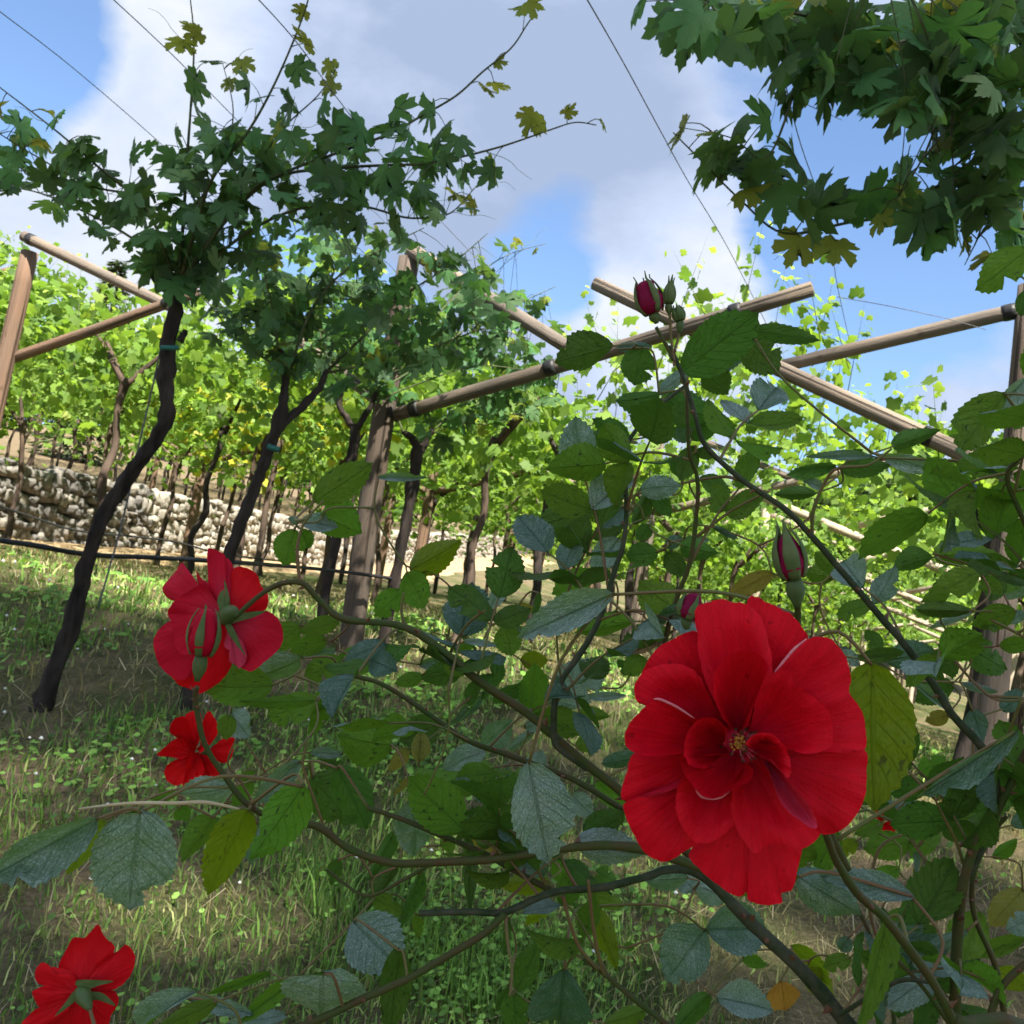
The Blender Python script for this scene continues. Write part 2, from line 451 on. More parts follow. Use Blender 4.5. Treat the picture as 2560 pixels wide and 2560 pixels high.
M_WOOD_RED = m_wood('reddish_pole', (0.13, 0.078, 0.050), (0.23, 0.145, 0.095), (0.14, 0.11, 0.085))
M_WOOD_PALE = m_wood('bleached_pole', (0.36, 0.28, 0.20), (0.52, 0.42, 0.32), (0.36, 0.31, 0.26))
M_PIPE = m_simple('black_plastic', (0.012, 0.012, 0.013), (0.03, 0.03, 0.03), 60, 0.5)
M_WIRE = m_simple('galvanised_wire', (0.10, 0.10, 0.11), (0.18, 0.18, 0.18), 60, 0.5)
M_TIE = m_simple('green_twine', (0.02, 0.12, 0.10), (0.03, 0.16, 0.12), 60, 0.6)
M_SHOOT = m_simple('vine_shoot', (0.045, 0.070, 0.022), (0.085, 0.085, 0.035), 20, 0.6)
M_TENDRIL = m_simple('vine_tendril', (0.10, 0.14, 0.05), (0.13, 0.15, 0.06), 20, 0.6)

def m_stone():
    m, nt, out = mat_base('wall_stone'); b = NB(nt)
    co = b.coord('Object'); rnd = b.rnd()
    n = b.noise(co, 2.5, 6, 0.65); f = b.noise(co, 14, 5, 0.7)
    c = b.mix(b.ramp(n, [(0.3, 0.0), (0.7, 1.0)]), (0.17, 0.155, 0.135), (0.36, 0.335, 0.295))
    c = b.mix(b.ramp(f, [(0.55, 0.0), (0.75, 0.6)]), c, (0.12, 0.11, 0.09))
    c = b.hsv(c, b.mr(rnd, 0, 1, 0.49, 0.51), b.mr(rnd, 0, 1, 0.5, 1.25), b.mr(rnd, 0, 1, 0.65, 1.3))
    b.L.new(b.bsdf(c, 0.95, 0.1, b.bump(f, 0.8, 0.05)), out.inputs[0])
    return m
M_STONE = m_stone()
M_MORTAR = m_simple('wall_core', (0.10, 0.09, 0.075), (0.19, 0.17, 0.145), 8, 0.95, 0.1, 0.5, 0.03)

def m_ground(name, dry_bias=0.0):
    m, nt, out = mat_base(name); b = NB(nt)
    co = b.coord('Object')
    big = b.noise(co, 0.8, 4, 0.6); mid = b.noise(co, 6, 5, 0.65); fine = b.noise(co, 60, 5, 0.7)
    soil = b.mix(b.ramp(mid, [(0.35, 0.0), (0.7, 1.0)]), (0.085, 0.065, 0.042), (0.21, 0.16, 0.095))
    soil = b.mix(b.ramp(fine, [(0.45, 0.0), (0.7, 0.7)]), soil, (0.34, 0.27, 0.16))
    green = b.mix(b.ramp(fine, [(0.3, 0.0), (0.7, 1.0)]), (0.035, 0.052, 0.016), (0.10, 0.125, 0.04))
    f = b.ramp(b.math('ADD', b.math('ADD', big, b.math('MULTIPLY', mid, 0.4)), dry_bias), [(0.58, 0.0), (0.82, 1.0)])
    c = b.mix(f, green, soil)
    b.L.new(b.bsdf(c, 0.95, 0.1, b.bump(fine, 0.9, 0.03)), out.inputs[0])
    return m
M_GROUND = m_ground('meadow_ground', 0.0)
M_TERR = m_ground('terrace_ground', 0.35)
M_SAND = m_simple('dry_sandy_soil', (0.30, 0.205, 0.115), (0.44, 0.32, 0.19), 3.0, 0.95, 0.1, 0.8, 0.03, detail=8)
M_HILL = m_simple('far_hill', (0.035, 0.065, 0.020), (0.065, 0.10, 0.035), 0.3, 0.95, 0.1)
# ------------------------------------------------------------------ ground
rng = np.random.default_rng(7)
random.seed(11)
W0 = Vector((-7.1, 8.0, 0)); W1 = Vector((-3.9, 27.0, 0))      # foot line of the dry-stone wall
WD = (W1 - W0).normalized(); WN = Vector((WD.y, -WD.x, 0))       # WN points to the vineyard below the wall
def wall_side(x, y):
    return (Vector((x, y, 0)) - W0).dot(WN)
def build_ground():
    xs = np.unique(np.concatenate([np.linspace(-400, -20, 16), np.linspace(-20, -5, 26), np.linspace(-5, 6, 78), np.linspace(6, 30, 34), np.linspace(30, 400, 18)]))
    ys = np.unique(np.concatenate([np.linspace(-40, 0, 14), np.linspace(0, 12, 90), np.linspace(12, 40, 40), np.linspace(40, 600, 34)]))
    V = [(x, y, G(x, y)) for y in ys for x in xs]
    nx = len(xs)
    I = np.arange((len(ys) - 1) * nx).reshape(len(ys) - 1, nx)[:, :-1].ravel()
    Fc = np.stack([I, I + 1, I + nx + 1, I + nx], 1)
    o = obj('ground', big_mesh('ground', np.array(V), Fc, M_GROUND, smooth=True))
    tag(o, 'grassy vineyard ground with dry patches sloping up from the roses', None, None, 'structure')
build_ground()
def TER(x, y):
    return G(x, y) + 0.98 + 0.05 * max(0.0, -wall_side(x, y))
def build_terrace():
    V = []; n = 40; k = 14
    for i in range(n):
        b = W0 + WD * (-6 + i * 2.4) - WN * 0.25
        for j in range(k):
            p = b - WN * (j * j * 0.22)
            V.append((p.x, p.y, TER(p.x, p.y)))
    I = np.arange((n - 1) * k).reshape(n - 1, k)[:, :-1].ravel()
    o = obj('terrace', big_mesh('terrace', np.array(V), np.stack([I, I + k, I + k + 1, I + 1], 1), M_TERR, smooth=True))
    tag(o, 'dry upper terrace held by the stone wall', None, None, 'structure')
build_terrace()
def build_strip():
    V = []; n = 60; k = 9; rs = random.Random(4)
    for i in range(n):
        b = W0 + WD * (-4 + i * 0.9); w0 = -0.1; w1 = 2.3 + 0.6 * noise.noise(Vector((i * .5, 2.2, 0)))
        for j in range(k):
            p = b + WN * (w0 + (w1 - w0) * j / (k - 1)); t = j / (k - 1)
            V.append((p.x, p.y, G(p.x, p.y) + 0.03 * (1 - t ** 4) - 0.02 * t ** 4))
    I = np.arange((n - 1) * k).reshape(n - 1, k)[:, :-1].ravel()
    o = obj('dirt_path', big_mesh('dirt_path', np.array(V), np.stack([I, I + 1, I + k + 1, I + k], 1), M_SAND, smooth=True))
    tag(o, 'bare sandy strip along the foot of the stone wall', None, None, 'structure')
build_strip()

# ------------------------------------------------------------------ grass and litter
RD = Vector((0.5, 0.8660254, 0)); RN = Vector((0.8660254, -0.5, 0))  # row direction, across the rows
RA = Vector((-1.76, 4.0, 0))                                         # a point of the row with the big vine
def row_off(x, y): return (Vector((x, y, 0)) - RA).dot(RN)
def nz(x, y, s, seed): return noise.noise(Vector((x * s, y * s, seed)))
def blades(name, n, ymin, ymax, h, w, cols, seed, accept=None, lean=0.5, az=44):
    r = np.random.default_rng(seed)
    X = []; Y = []
    while len(X) < n:
        m = 4000
        a = np.radians(r.uniform(-az, az, m)); d = ymin * (ymax / ymin) ** r.uniform(0, 1, m)
        for x, y in zip(d * np.tan(a), d):
            if accept is None or r.random() < accept(x, y):
                X.append(x); Y.append(y)
    X = np.array(X[:n]); Y = np.array(Y[:n])
    Z = np.array([G(x, y) for x, y in zip(X, Y)]) - 0.004
    sc = np.clip(Y / 3.0, 0.75, 2.4)
    H = r.uniform(h[0], h[1], n) * r.uniform(0.6, 1.3, n) * (0.85 + 0.15 * sc); Wd = r.uniform(w[0], w[1], n) * sc
    th = r.uniform(0, 2 * np.pi, n); le = np.abs(r.normal(0, lean, n)); ph = r.uniform(0, 2 * np.pi, n)
    ux, uy = np.cos(th), np.sin(th)
    lx, ly = np.cos(ph) * le, np.sin(ph) * le
    V = np.zeros((n, 5, 3)); B = np.stack([X, Y, Z], 1); U = np.stack([ux, uy, 0 * ux], 1)
    V[:, 0] = B - U * Wd[:, None] / 2; V[:, 1] = B + U * Wd[:, None] / 2
    mid = B + np.stack([lx * H * 0.35, ly * H * 0.35, H * 0.55], 1)
    V[:, 2] = mid - U * Wd[:, None] * 0.42; V[:, 3] = mid + U * Wd[:, None] * 0.42
    V[:, 4] = B + np.stack([lx * H, ly * H, H * np.clip(1.05 - 0.35 * le, 0.3, 1)], 1)
    i0 = np.arange(n) * 5
    Fc = np.concatenate([np.stack([i0, i0 + 1, i0 + 3], 1), np.stack([i0, i0 + 3, i0 + 2], 1), np.stack([i0 + 2, i0 + 3, i0 + 4], 1)])
    cols = np.array(cols); ci = r.integers(0, len(cols), n)
    C = cols[ci] * r.uniform(0.45, 1.5, (n, 1))
    C = np.repeat(C, 5, 0)
    return V.reshape(-1, 3), Fc, C
def greenness(x, y):
    g = 0.62 + 0.75 * nz(x, y, 0.9, 1.0) + 0.45 * nz(x, y, 3.1, 5.0)
    o = row_off(x, y)
    g -= 0.75 * math.exp(-(o / 0.42) ** 2) + 0.75 * math.exp(-((o - 3.15) / 0.42) ** 2) + 0.6 * math.exp(-((o + 3.15) / 0.5) ** 2)
    if y > 8.0: g -= min(0.8, (y - 8.0) * 0.35)
    return max(0.03, min(1.0, g))
GREENS = [(0.12, 0.25, 0.04), (0.20, 0.36, 0.07), (0.07, 0.15, 0.03), (0.28, 0.38, 0.10), (0.40, 0.42, 0.17)]
DRY = [(0.30, 0.24, 0.13), (0.22, 0.17, 0.09), (0.46, 0.39, 0.25), (0.20, 0.18, 0.08), (0.17, 0.17, 0.07)]
def build_grass():
    parts = [blades('g', 50000, 1.3, 11.0, (0.02, 0.065), (0.004, 0.0078), GREENS, 1, greenness, 0.6),
             blades('g', 8000, 1.4, 7.0, (0.07, 0.15), (0.003, 0.0055), GREENS[:3], 2, lambda x, y: greenness(x, y) ** 2.5 * (1 if nz(x, y, 1.7, 9) > 0.15 else 0.06), 0.5)]
    b = 0; Vs = []; Fs = []; Cs = []
    for v, f, c in parts:
        Vs.append(v); Fs.append(f + b); Cs.append(c); b += len(v)
    o = obj('grass', big_mesh('grass', np.concatenate(Vs), np.concatenate(Fs), M_GRASS, np.concatenate(Cs)))
    tag(o, 'short green grass tufts growing between the vine rows', 'grass', None, 'stuff')
    v, f, c = blades('s', 34000, 1.3, 14.0, (0.03, 0.10), (0.002, 0.0042), DRY, 3, lambda x, y: 1.08 - greenness(x, y), 1.5)
    o = obj('dry_grass', big_mesh('dry_grass', v, f, M_GRASS, c))
    tag(o, 'matted dry straw and mown hay lying between the grass', 'dry grass', None, 'stuff')
    # clover: small rounded leaves lying low
    r = np.random.default_rng(5); n = 15000; X = []; Y = []
    while len(X) < n:
        a = math.radians(r.uniform(-44, 44)); d = 1.3 * (8 / 1.3) ** r.random()
        x, y = d * math.tan(a), d
        if r.random() < greenness(x, y) ** 2 * (1 if nz(x, y, 1.3, 21) > 0.0 else 0.12): X.append(x); Y.append(y)
    V = np.zeros((n, 6, 3)); C = np.zeros((n, 3))
    for i in range(n):
        s = r.uniform(0.006, 0.014) * max(0.8, Y[i] / 3); z = G(X[i], Y[i]) + r.uniform(0.01, 0.06)
        nrm = Vector((r.normal(0, .35), r.normal(0, .35) - .25, 1)).normalized(); t = nrm.orthogonal().normalized(); u = nrm.cross(t); a0 = r.uniform(0, 6.28)
        for k in range(6):
            a = a0 + k * 1.0472; q = t * (math.cos(a) * s) + u * (math.sin(a) * s * 0.8)
            V[i, k] = (X[i] + q.x, Y[i] + q.y, z + q.z)
        C[i] = np.array(GREENS[i % 3]) * r.uniform(0.8, 1.5)
    i0 = np.arange(n)[:, None] * 6 + np.arange(6)[None]
    o = obj('clover', big_mesh('clover', V.reshape(-1, 3), i0, M_GRASS, np.repeat(C, 6, 0)))
    tag(o, 'low clover leaves mixed into the grass', 'clover', None, 'stuff')
    # pale little flower heads
    Vs = []; Fs = []; rr = random.Random(3)
    for i in range(130):
        d = rr.uniform(1.6, 7.5); x = d * math.tan(math.radians(rr.uniform(-36, 20))); z = G(x, d) + rr.uniform(0.04, 0.10)
        s = rr.uniform(0.005, 0.009) * max(1, d / 4); b0 = len(Vs)
        Vs += [(x, d, z + s), (x, d, z - s * 0.6)] + [(x + s * math.cos(k * 1.2566), d + s * math.sin(k * 1.2566), z + 0.15 * s) for k in range(5)]
        for k in range(5):
            Fs.append((b0, b0 + 2 + k, b0 + 2 + (k + 1) % 5)); Fs.append((b0 + 1, b0 + 2 + (k + 1) % 5, b0 + 2 + k))
    o = obj('meadow_flowers', mesh_from('meadow_flowers', Vs, Fs, m_simple('white_clover_bloom', (0.7, 0.7, 0.66), (0.8, 0.78, 0.75), 50)))
    tag(o, 'tiny white clover blooms dotted over the grass', 'flowers', None, 'stuff')
build_grass()

# ------------------------------------------------------------------ stone wall
def rock_mesh(seed):
    bm = bmesh.new(); bmesh.ops.create_cube(bm, size=1.0)
    bmesh.ops.subdivide_edges(bm, edges=bm.edges[:], cuts=2, use_grid_fill=True)
    for v in bm.verts:
        s = v.co.normalized() * 0.56
        c = v.co.lerp(s, 0.55)
        v.co = c * (1 + 0.42 * noise.noise(c * 2.2 + Vector((seed * 3.1, 0, seed))))
    me = bpy.data.meshes.new('stone'); bm.to_mesh(me); bm.free()
    me.materials.append(M_STONE); me.polygons.foreach_set('use_smooth', [True] * len(me.polygons))
    return me
def build_wall():
    r = random.Random(5)
    wr = root('stone_wall', (W0.x, W0.y, G(W0.x, W0.y)), 'long dry-stone retaining wall of pale rubble running behind the vine rows', 'wall')
    rocks = [rock_mesh(i) for i in range(7)]
    Ltot = 42.0
    # rubble core
    V = []; n = 44
    for i in range(n + 1):
        b = W0 + WD * (74.0 * i / n); g = G(b.x, b.y)
        for (o, z) in ((-0.12, -0.15), (-0.12, 0.95), (-0.55, 0.95), (-0.55, -0.15)):
            q = b + WN * o; V.append((q.x, q.y, g + z))
    Fc = [(i * 4 + k, i * 4 + (k + 1) % 4, i * 4 + 4 + (k + 1) % 4, i * 4 + 4 + k) for i in range(n) for k in range(4)]
    obj('rubble_core', mesh_from('rubble_core', V, Fc, M_MORTAR, False), wr)
    stones = []
    sec = 0.0
    while sec < Ltot:
        sl = r.uniform(0.4, 0.95); z = r.uniform(-0.08, 0.0)
        while z < 0.97:
            hgt = r.uniform(0.08, 0.22)
            if z + hgt > 0.93: hgt = max(0.09, 1.0 - z)
            s = sec
            while s < sec + sl - 0.06:
                w = min(r.uniform(0.09, 0.27), sec + sl - s)
                stones.append((s + w / 2, z + hgt / 2 + r.uniform(-0.035, 0.035), w, hgt * r.uniform(0.85, 1.12), False))
                s += w
            z += hgt
        sec += sl
    stones.sort(key=lambda t: abs(t[0] - 4.5))
    rest = bmesh.new()
    for i, (s, zz, w, h, top) in enumerate(stones):
        b = W0 + WD * s + WN * (-0.10 + r.uniform(-0.03, 0.03)); g = G(b.x, b.y)
        mw = Matrix.Translation((b.x, b.y, g + zz)) @ Matrix.Rotation(math.atan2(WD.y, WD.x) + r.uniform(-.08, .08), 4, 'Z') \
            @ Matrix.Rotation(r.uniform(-0.35, 0.35), 4, 'Y') @ Matrix.Diagonal((w * 1.02, r.uniform(0.26, 0.36), h * 1.04, 1))
        me = rocks[r.randrange(7)]
        if i < 300: obj('stone', me, wr, mw)
        else:
            t = me.copy(); t.transform(mw); rest.from_mesh(t); bpy.data.meshes.remove(t)
    me = bpy.data.meshes.new('far_stones'); rest.to_mesh(me); rest.free(); me.materials.append(M_STONE)
    me.polygons.foreach_set('use_smooth', [True] * len(me.polygons))
    o = obj('far_stones', me, wr); o['kind'] = 'stuff'
build_wall()

# ------------------------------------------------------------------ pergola frames
def pole_mesh(name, a, b, ra, rb, mat, sides=12, seg=10, seed=0, bow=0.012):
    ra *= .77; rb *= .77
    ax = (b - a); ln = ax.length; ax.normalize(); s = ax.orthogonal().normalized(); u = ax.cross(s)
    V = []; Fc = []; A = []
    bx = random.Random(seed).uniform(-bow, bow) * ln; by = random.Random(seed + 1).uniform(-bow, bow) * ln
    for i in range(seg + 1):
        t = i / seg; r = ra + (rb - ra) * t; k = math.sin(t * math.pi)
        c = a + ax * (ln * t) + s * (bx * k) + u * (by * k)
        for j in range(sides):
            an = 2 * math.pi * j / sides
            rr = r * (1 + 0.07 * noise.noise(Vector((math.cos(an), math.sin(an), t * ln * 3 + seed * 7.7))))
            V.append(c + (s * math.cos(an) + u * math.sin(an)) * rr)
            A.append((math.cos(an) * r + seed * 1.37, math.sin(an) * r + seed * 0.61, t * ln))
    for i in range(seg):
        for j in range(sides):
            p = i * sides + j; q = i * sides + (j + 1) % sides
            Fc.append((p, q, q + sides, p + sides))
    for e, c in ((0, a), (seg, b)):
        ci = len(V); V.append(c + (ax * (0.006 if e else -0.006))); A.append((seed * 1.37, seed * 0.61, 0 if e == 0 else ln))
        for j in range(sides):
            p = e * sides + j; q = e * sides + (j + 1) % sides
            Fc.append((p, ci, q) if e == 0 else (p, q, ci))
    me = mesh_from(name, V, Fc, mat)
    at = me.attributes.new('along', 'FLOAT_VECTOR', 'POINT')
    at.data.foreach_set('vector', np.array(A, np.float32).ravel())
    return me
def V3(*a): return Vector(a)
UP = Vector((0, 0, 1))

# three frames near the camera, placed from where their poles stand
pb, pz = on_ground(663, 1222)
fr = root('pergola_frame', pb, 'weathered post with rising arm in the middle, dark vine foliage hanging round its top', 'pergola frame', 'pergola frames')
top = Q(772, 486, pz - 0.12)
obj('post', pole_mesh('post', pb - UP * 0.2, top, 0.092, 0.078, M_WOOD_DARK, seed=1, bow=0.004), fr)
a0 = Q(748, 782, pz - 0.12); a1 = Q(1533, 545, pz - 1.15)
obj('arm', pole_mesh('arm', a0, a1, 0.050, 0.046, M_WOOD, seed=2, bow=0.01), fr)
obj('arm', pole_mesh('arm', Q(752, 785, pz + 0.0), Q(560, 640, pz + 0.9), 0.050, 0.044, M_WOOD, seed=3), fr)
obj('tie_beam', pole_mesh('tie_beam', Q(772, 470, pz - 0.15), Q(1066, 652, pz - 0.42), 0.052, 0.048, M_WOOD, seed=4, bow=0.004), fr)
POST_A = pb
def bind(fr_, a, b, t, r):
    c = a.lerp(b, t); d = (b - a).normalized() * 0.028
    o = obj('wire_binding', mesh_from('wire_binding', *tube_data([(c - d, r), (c - d * .4, r * 1.05), (c + d * .4, r * 1.05), (c + d, r)], 10), M_PIPE), fr_)
bind(fr, a0, a1, 0.845, 0.040); bind(fr, a0, a1, 0.42, 0.041); bind(fr, a0, a1, 0.055, 0.043)
bind(fr, pb, top, 0.61, 0.069)

lz = 7.1
lb, _ = on_ground(-45, 1000)
lp = Q(62, 478, lz); lp0 = Vector((lp.x - 0.02, lp.y, G(lp.x, lp.y) - 0.2))
fr = root('pergola_frame', (lp.x, lp.y, G(lp.x, lp.y)), 'sunlit reddish post with pale top beam beside the tall dark vine trunk', 'pergola frame', 'pergola frames')
obj('post', pole_mesh('post', lp0, Q(56, 476, lz), 0.088, 0.078, M_WOOD_RED, seed=5, bow=0.004), fr)
obj('tie_beam', pole_mesh('tie_beam', Q(45, 446, lz - 0.05), Q(335, 585, lz - 0.55), 0.050, 0.046, M_WOOD, seed=6, bow=0.003), fr)
obj('arm', pole_mesh('arm', Q(5, 682, lz), Q(372, 552, lz - 0.62), 0.052, 0.044, M_WOOD_RED, seed=7, bow=0.004), fr)

bind(fr, Q(45, 446, lz - 0.05), Q(335, 585, lz - 0.55), 0.05, 0.042); bind(fr, Q(5, 682, lz), Q(372, 552, lz - 0.62), 0.86, 0.040)
rz = 4.5
rp = Q(1945, 575, rz); rg = G(rp.x, rp.y)
fr = root('pergola_frame', (rp.x, rp.y, rg), 'pergola post half hidden behind the rose leaves, two lit poles leaning off it', 'pergola frame', 'pergola frames')
obj('post', pole_mesh('post', Vector((rp.x, rp.y, rg - 0.2)), Q(1947, 540, rz), 0.085, 0.076, M_WOOD_DARK, seed=8, bow=0.004), fr)
obj('tie_beam', pole_mesh('tie_beam', Q(1935, 582, rz - 0.02), Q(1478, 690, rz + 0.55), 0.045, 0.042, M_WOOD, seed=9, bow=0.003), fr)
obj('arm', pole_mesh('arm', Q(1905, 895, rz), Q(1122, 535, rz + 0.95), 0.055, 0.048, M_WOOD, seed=10, bow=0.004), fr)

bind(fr, Q(1905, 895, rz), Q(1122, 535, rz + 0.95), 0.64, 0.043); bind(fr, Q(1905, 895, rz), Q(1122, 535, rz + 0.95), 0.17, 0.046); bind(fr, Q(1935, 582, rz - 0.02), Q(1478, 690, rz + 0.55), 0.06, 0.037)
def make_frame_meshes(mat, seed):
    m = {}
    m['post'] = pole_mesh('post', V3(0, 0, -0.3), V3(0, 0, 2.3), 0.085, 0.075, mat, 10, 6, seed)
    m['armr'] = pole_mesh('arm', V3(0.0, 0.02, 1.38), V3(2.2, 0.02, 2.02), 0.052, 0.045, mat, 8, 5, seed + 1)
    m['arml'] = pole_mesh('arm', V3(0.0, -0.02, 1.38), V3(-2.2, -0.02, 2.02), 0.052, 0.045, mat, 8, 5, seed + 2)
    m['tier'] = pole_mesh('tie_beam', V3(0, 0.06, 2.26), V3(1.35, 0.06, 1.80), 0.045, 0.04, mat, 8, 3, seed + 3)
    m['tiel'] = pole_mesh('tie_beam', V3(0, 0.06, 2.26), V3(-1.35, 0.06, 1.80), 0.045, 0.04, mat, 8, 3, seed + 4)
    return m
FM = [make_frame_meshes(M_WOOD, 20), make_frame_meshes(M_WOOD_RED, 30), make_frame_meshes(M_WOOD_PALE, 40)]
def frame_at(x, y, z, rot, k, label, group):
    o = bpy.data.objects.new('pergola_frame', None); COL.objects.link(o)
    o.location = (x, y, z); o.rotation_euler = (random.uniform(-.02, .02), random.uniform(-.02, .02), rot)
    tag(o, label, 'pergola frame', group)
    for nm, key in (('post', 'post'), ('arm', 'armr'), ('arm', 'arml'), ('tie_beam', 'tier'), ('tie_beam', 'tiel')):
        c = bpy.data.objects.new(nm, FM[k][key]); COL.objects.link(c); c.parent = o
ORD = ['zeroth', 'first', 'second', 'third', 'fourth', 'fifth', 'sixth', 'seventh', 'eighth', 'ninth', 'tenth', 'eleventh', 'twelfth']
ROT = math.atan2(RN.y, RN.x)
POSTS = []
s0 = (Vector((pb.x, pb.y, 0)) - RA).dot(RD)
for row, off in (('a', 0.0), ('c', 3.15)):
    for k in range(1, 9):
        p = RA + RN * off + RD * (s0 + 4.1 * k)
        frame_at(p.x, p.y, G(p.x, p.y), ROT, 2 if off > 0 or k > 1 else 0, ORD[k] + (' pergola frame beyond the middle post in its row' if row == 'a' else ' pergola frame beyond the half-hidden post behind the roses'), 'far pergola frames of the tunnel')
        POSTS.append(p)
for off, ks in ((-3.15, range(1, 6)), (-6.3, range(1, 6))):
    for k in ks:
        p = RA + RN * off + RD * (s0 + 0.9 + 4.1 * k - (0.6 if off < -4 else 0))
        frame_at(p.x, p.y, G(p.x, p.y), ROT, 1, ORD[k] + (' reddish pergola frame past the sunlit reddish post in its row' if off > -4 else ' reddish pergola frame along the row beside the stone wall'), 'pergola frames before the wall')
        POSTS.append(p)
# ------------------------------------------------------------------ vine leaves
HALF = [(0, 1.0), (.07, .86), (.13, .85), (.15, .70), (.21, .66), (.14, .46), (.28, .58), (.38, .72), (.50, .76), (.51, .63), (.61, .57), (.55, .46), (.58, .37),
        (.33, .24), (.55, .20), (.62, .08), (.51, .0), (.49, -.12), (.36, -.13), (.28, -.24), (.15, -.19), (.06, -.06)]
def vine_leaf_mesh(name, mat, seed, jitter=0.03):
    r = random.Random(seed)
    pts = [(x + r.uniform(-jitter, jitter) * (x > 0), y + r.uniform(-jitter, jitter)) for x, y in HALF]
    left = [(-x + r.uniform(-jitter, jitter), y + r.uniform(-jitter, jitter)) for x, y in HALF[1:]]
    outl = pts + left[::-1]
    k1, k2, k3 = r.uniform(-.1, .7), r.uniform(-.2, .6), r.uniform(0, 6); k4 = r.uniform(-.3, .35)
    def zf(x, y): return -k1 * (x * x) * 1.2 - k2 * y * y * 0.6 + 0.05 * math.sin(6 * x + k3) * math.cos(5 * y + k3) + k4 * abs(x)
    V = [(0, 0.12, 0.0)]; n = len(outl)
    for s in (0.5, 1.0):
        for x, y in outl:
            px, py = x * s, 0.12 + (y - 0.12) * s
            V.append((px, py, zf(px, py)))
    Fc = [(0, 1 + i, 1 + (i + 1) % n) for i in range(n)] + [(1 + i, 1 + n + i, 1 + n + (i + 1) % n, 1 + (i + 1) % n) for i in range(n)]
    Fc = [f[::-1] for f in Fc]
    me = mesh_from(name, V, Fc, mat)
    if me.polygons[0].normal.z < 0: me.flip_normals()
    return me
VLEAF = [vine_leaf_mesh('leaf', M_VLEAF, i, .02 + .006 * i) for i in range(9)]
VLEAF_Y = [vine_leaf_mesh('leaf', M_VLEAF_Y, 50 + i) for i in range(3)]
def basis(ydir, zhint):
    y = ydir.normalized(); z = (zhint - y * zhint.dot(y))
    z = z.normalized() if z.length > 1e-5 else y.orthogonal().normalized()
    x = y.cross(z)
    return Matrix(((x.x, y.x, z.x, 0), (x.y, y.y, z.y, 0), (x.z, y.z, z.z, 0), (0, 0, 0, 1)))
def rvec(r): 
    return Vector((r.gauss(0, 1), r.gauss(0, 1), r.gauss(0, 1))).normalized()
def near_vine_leaf(r, p, size, par_, young, n_up=0.75, stalk_from=None, SV=None, SF=None):
    nrm = (UP * n_up + rvec(r) * 0.75 + Vector((0, -0.15, 0))).normalized()
    tip = (rvec(r) + Vector((0, 0, -0.45))).normalized()
    B = basis(tip, nrm)
    me = (VLEAF_Y if young else VLEAF)[r.randrange(3 if young else 9)]
    mw = Matrix.Translation(p) @ B @ Matrix.Diagonal((size * r.uniform(.85, 1.1), size, size, 1))
    obj('leaf', me, par_, mw)
    if stalk_from is not None:
        mid = (p + stalk_from) / 2 + UP * 0.012
        tube_data(spline([(stalk_from, 0.0020), (mid, 0.0016), (p, 0.0012)], 2), 4, V=SV, Fc=SF)
def in_poly(x, y, poly):
    c = False; n = len(poly)
    for i in range(n):
        x1, y1 = poly[i]; x2, y2 = poly[i - 1]
        if (y1 > y) != (y2 > y) and x < (x2 - x1) * (y - y1) / (y2 - y1) + x1: c = not c
    return c
def tendril(r, p, d, ln, V, Fc):
    q = [(p, 0.0013)]; c = p.copy(); dd = d.normalized(); side = dd.orthogonal()
    for i in range(6):
        dd = (dd + side * 0.28 * (1 if i % 4 < 2 else -1) + Vector((0, 0, -0.13)) + rvec(r) * 0.12).normalized()
        c = c + dd * ln / 6; q.append((c.copy(), 0.0012 - 0.00012 * i))
    tube_data(spline(q, 3), 4, V=V, Fc=Fc)
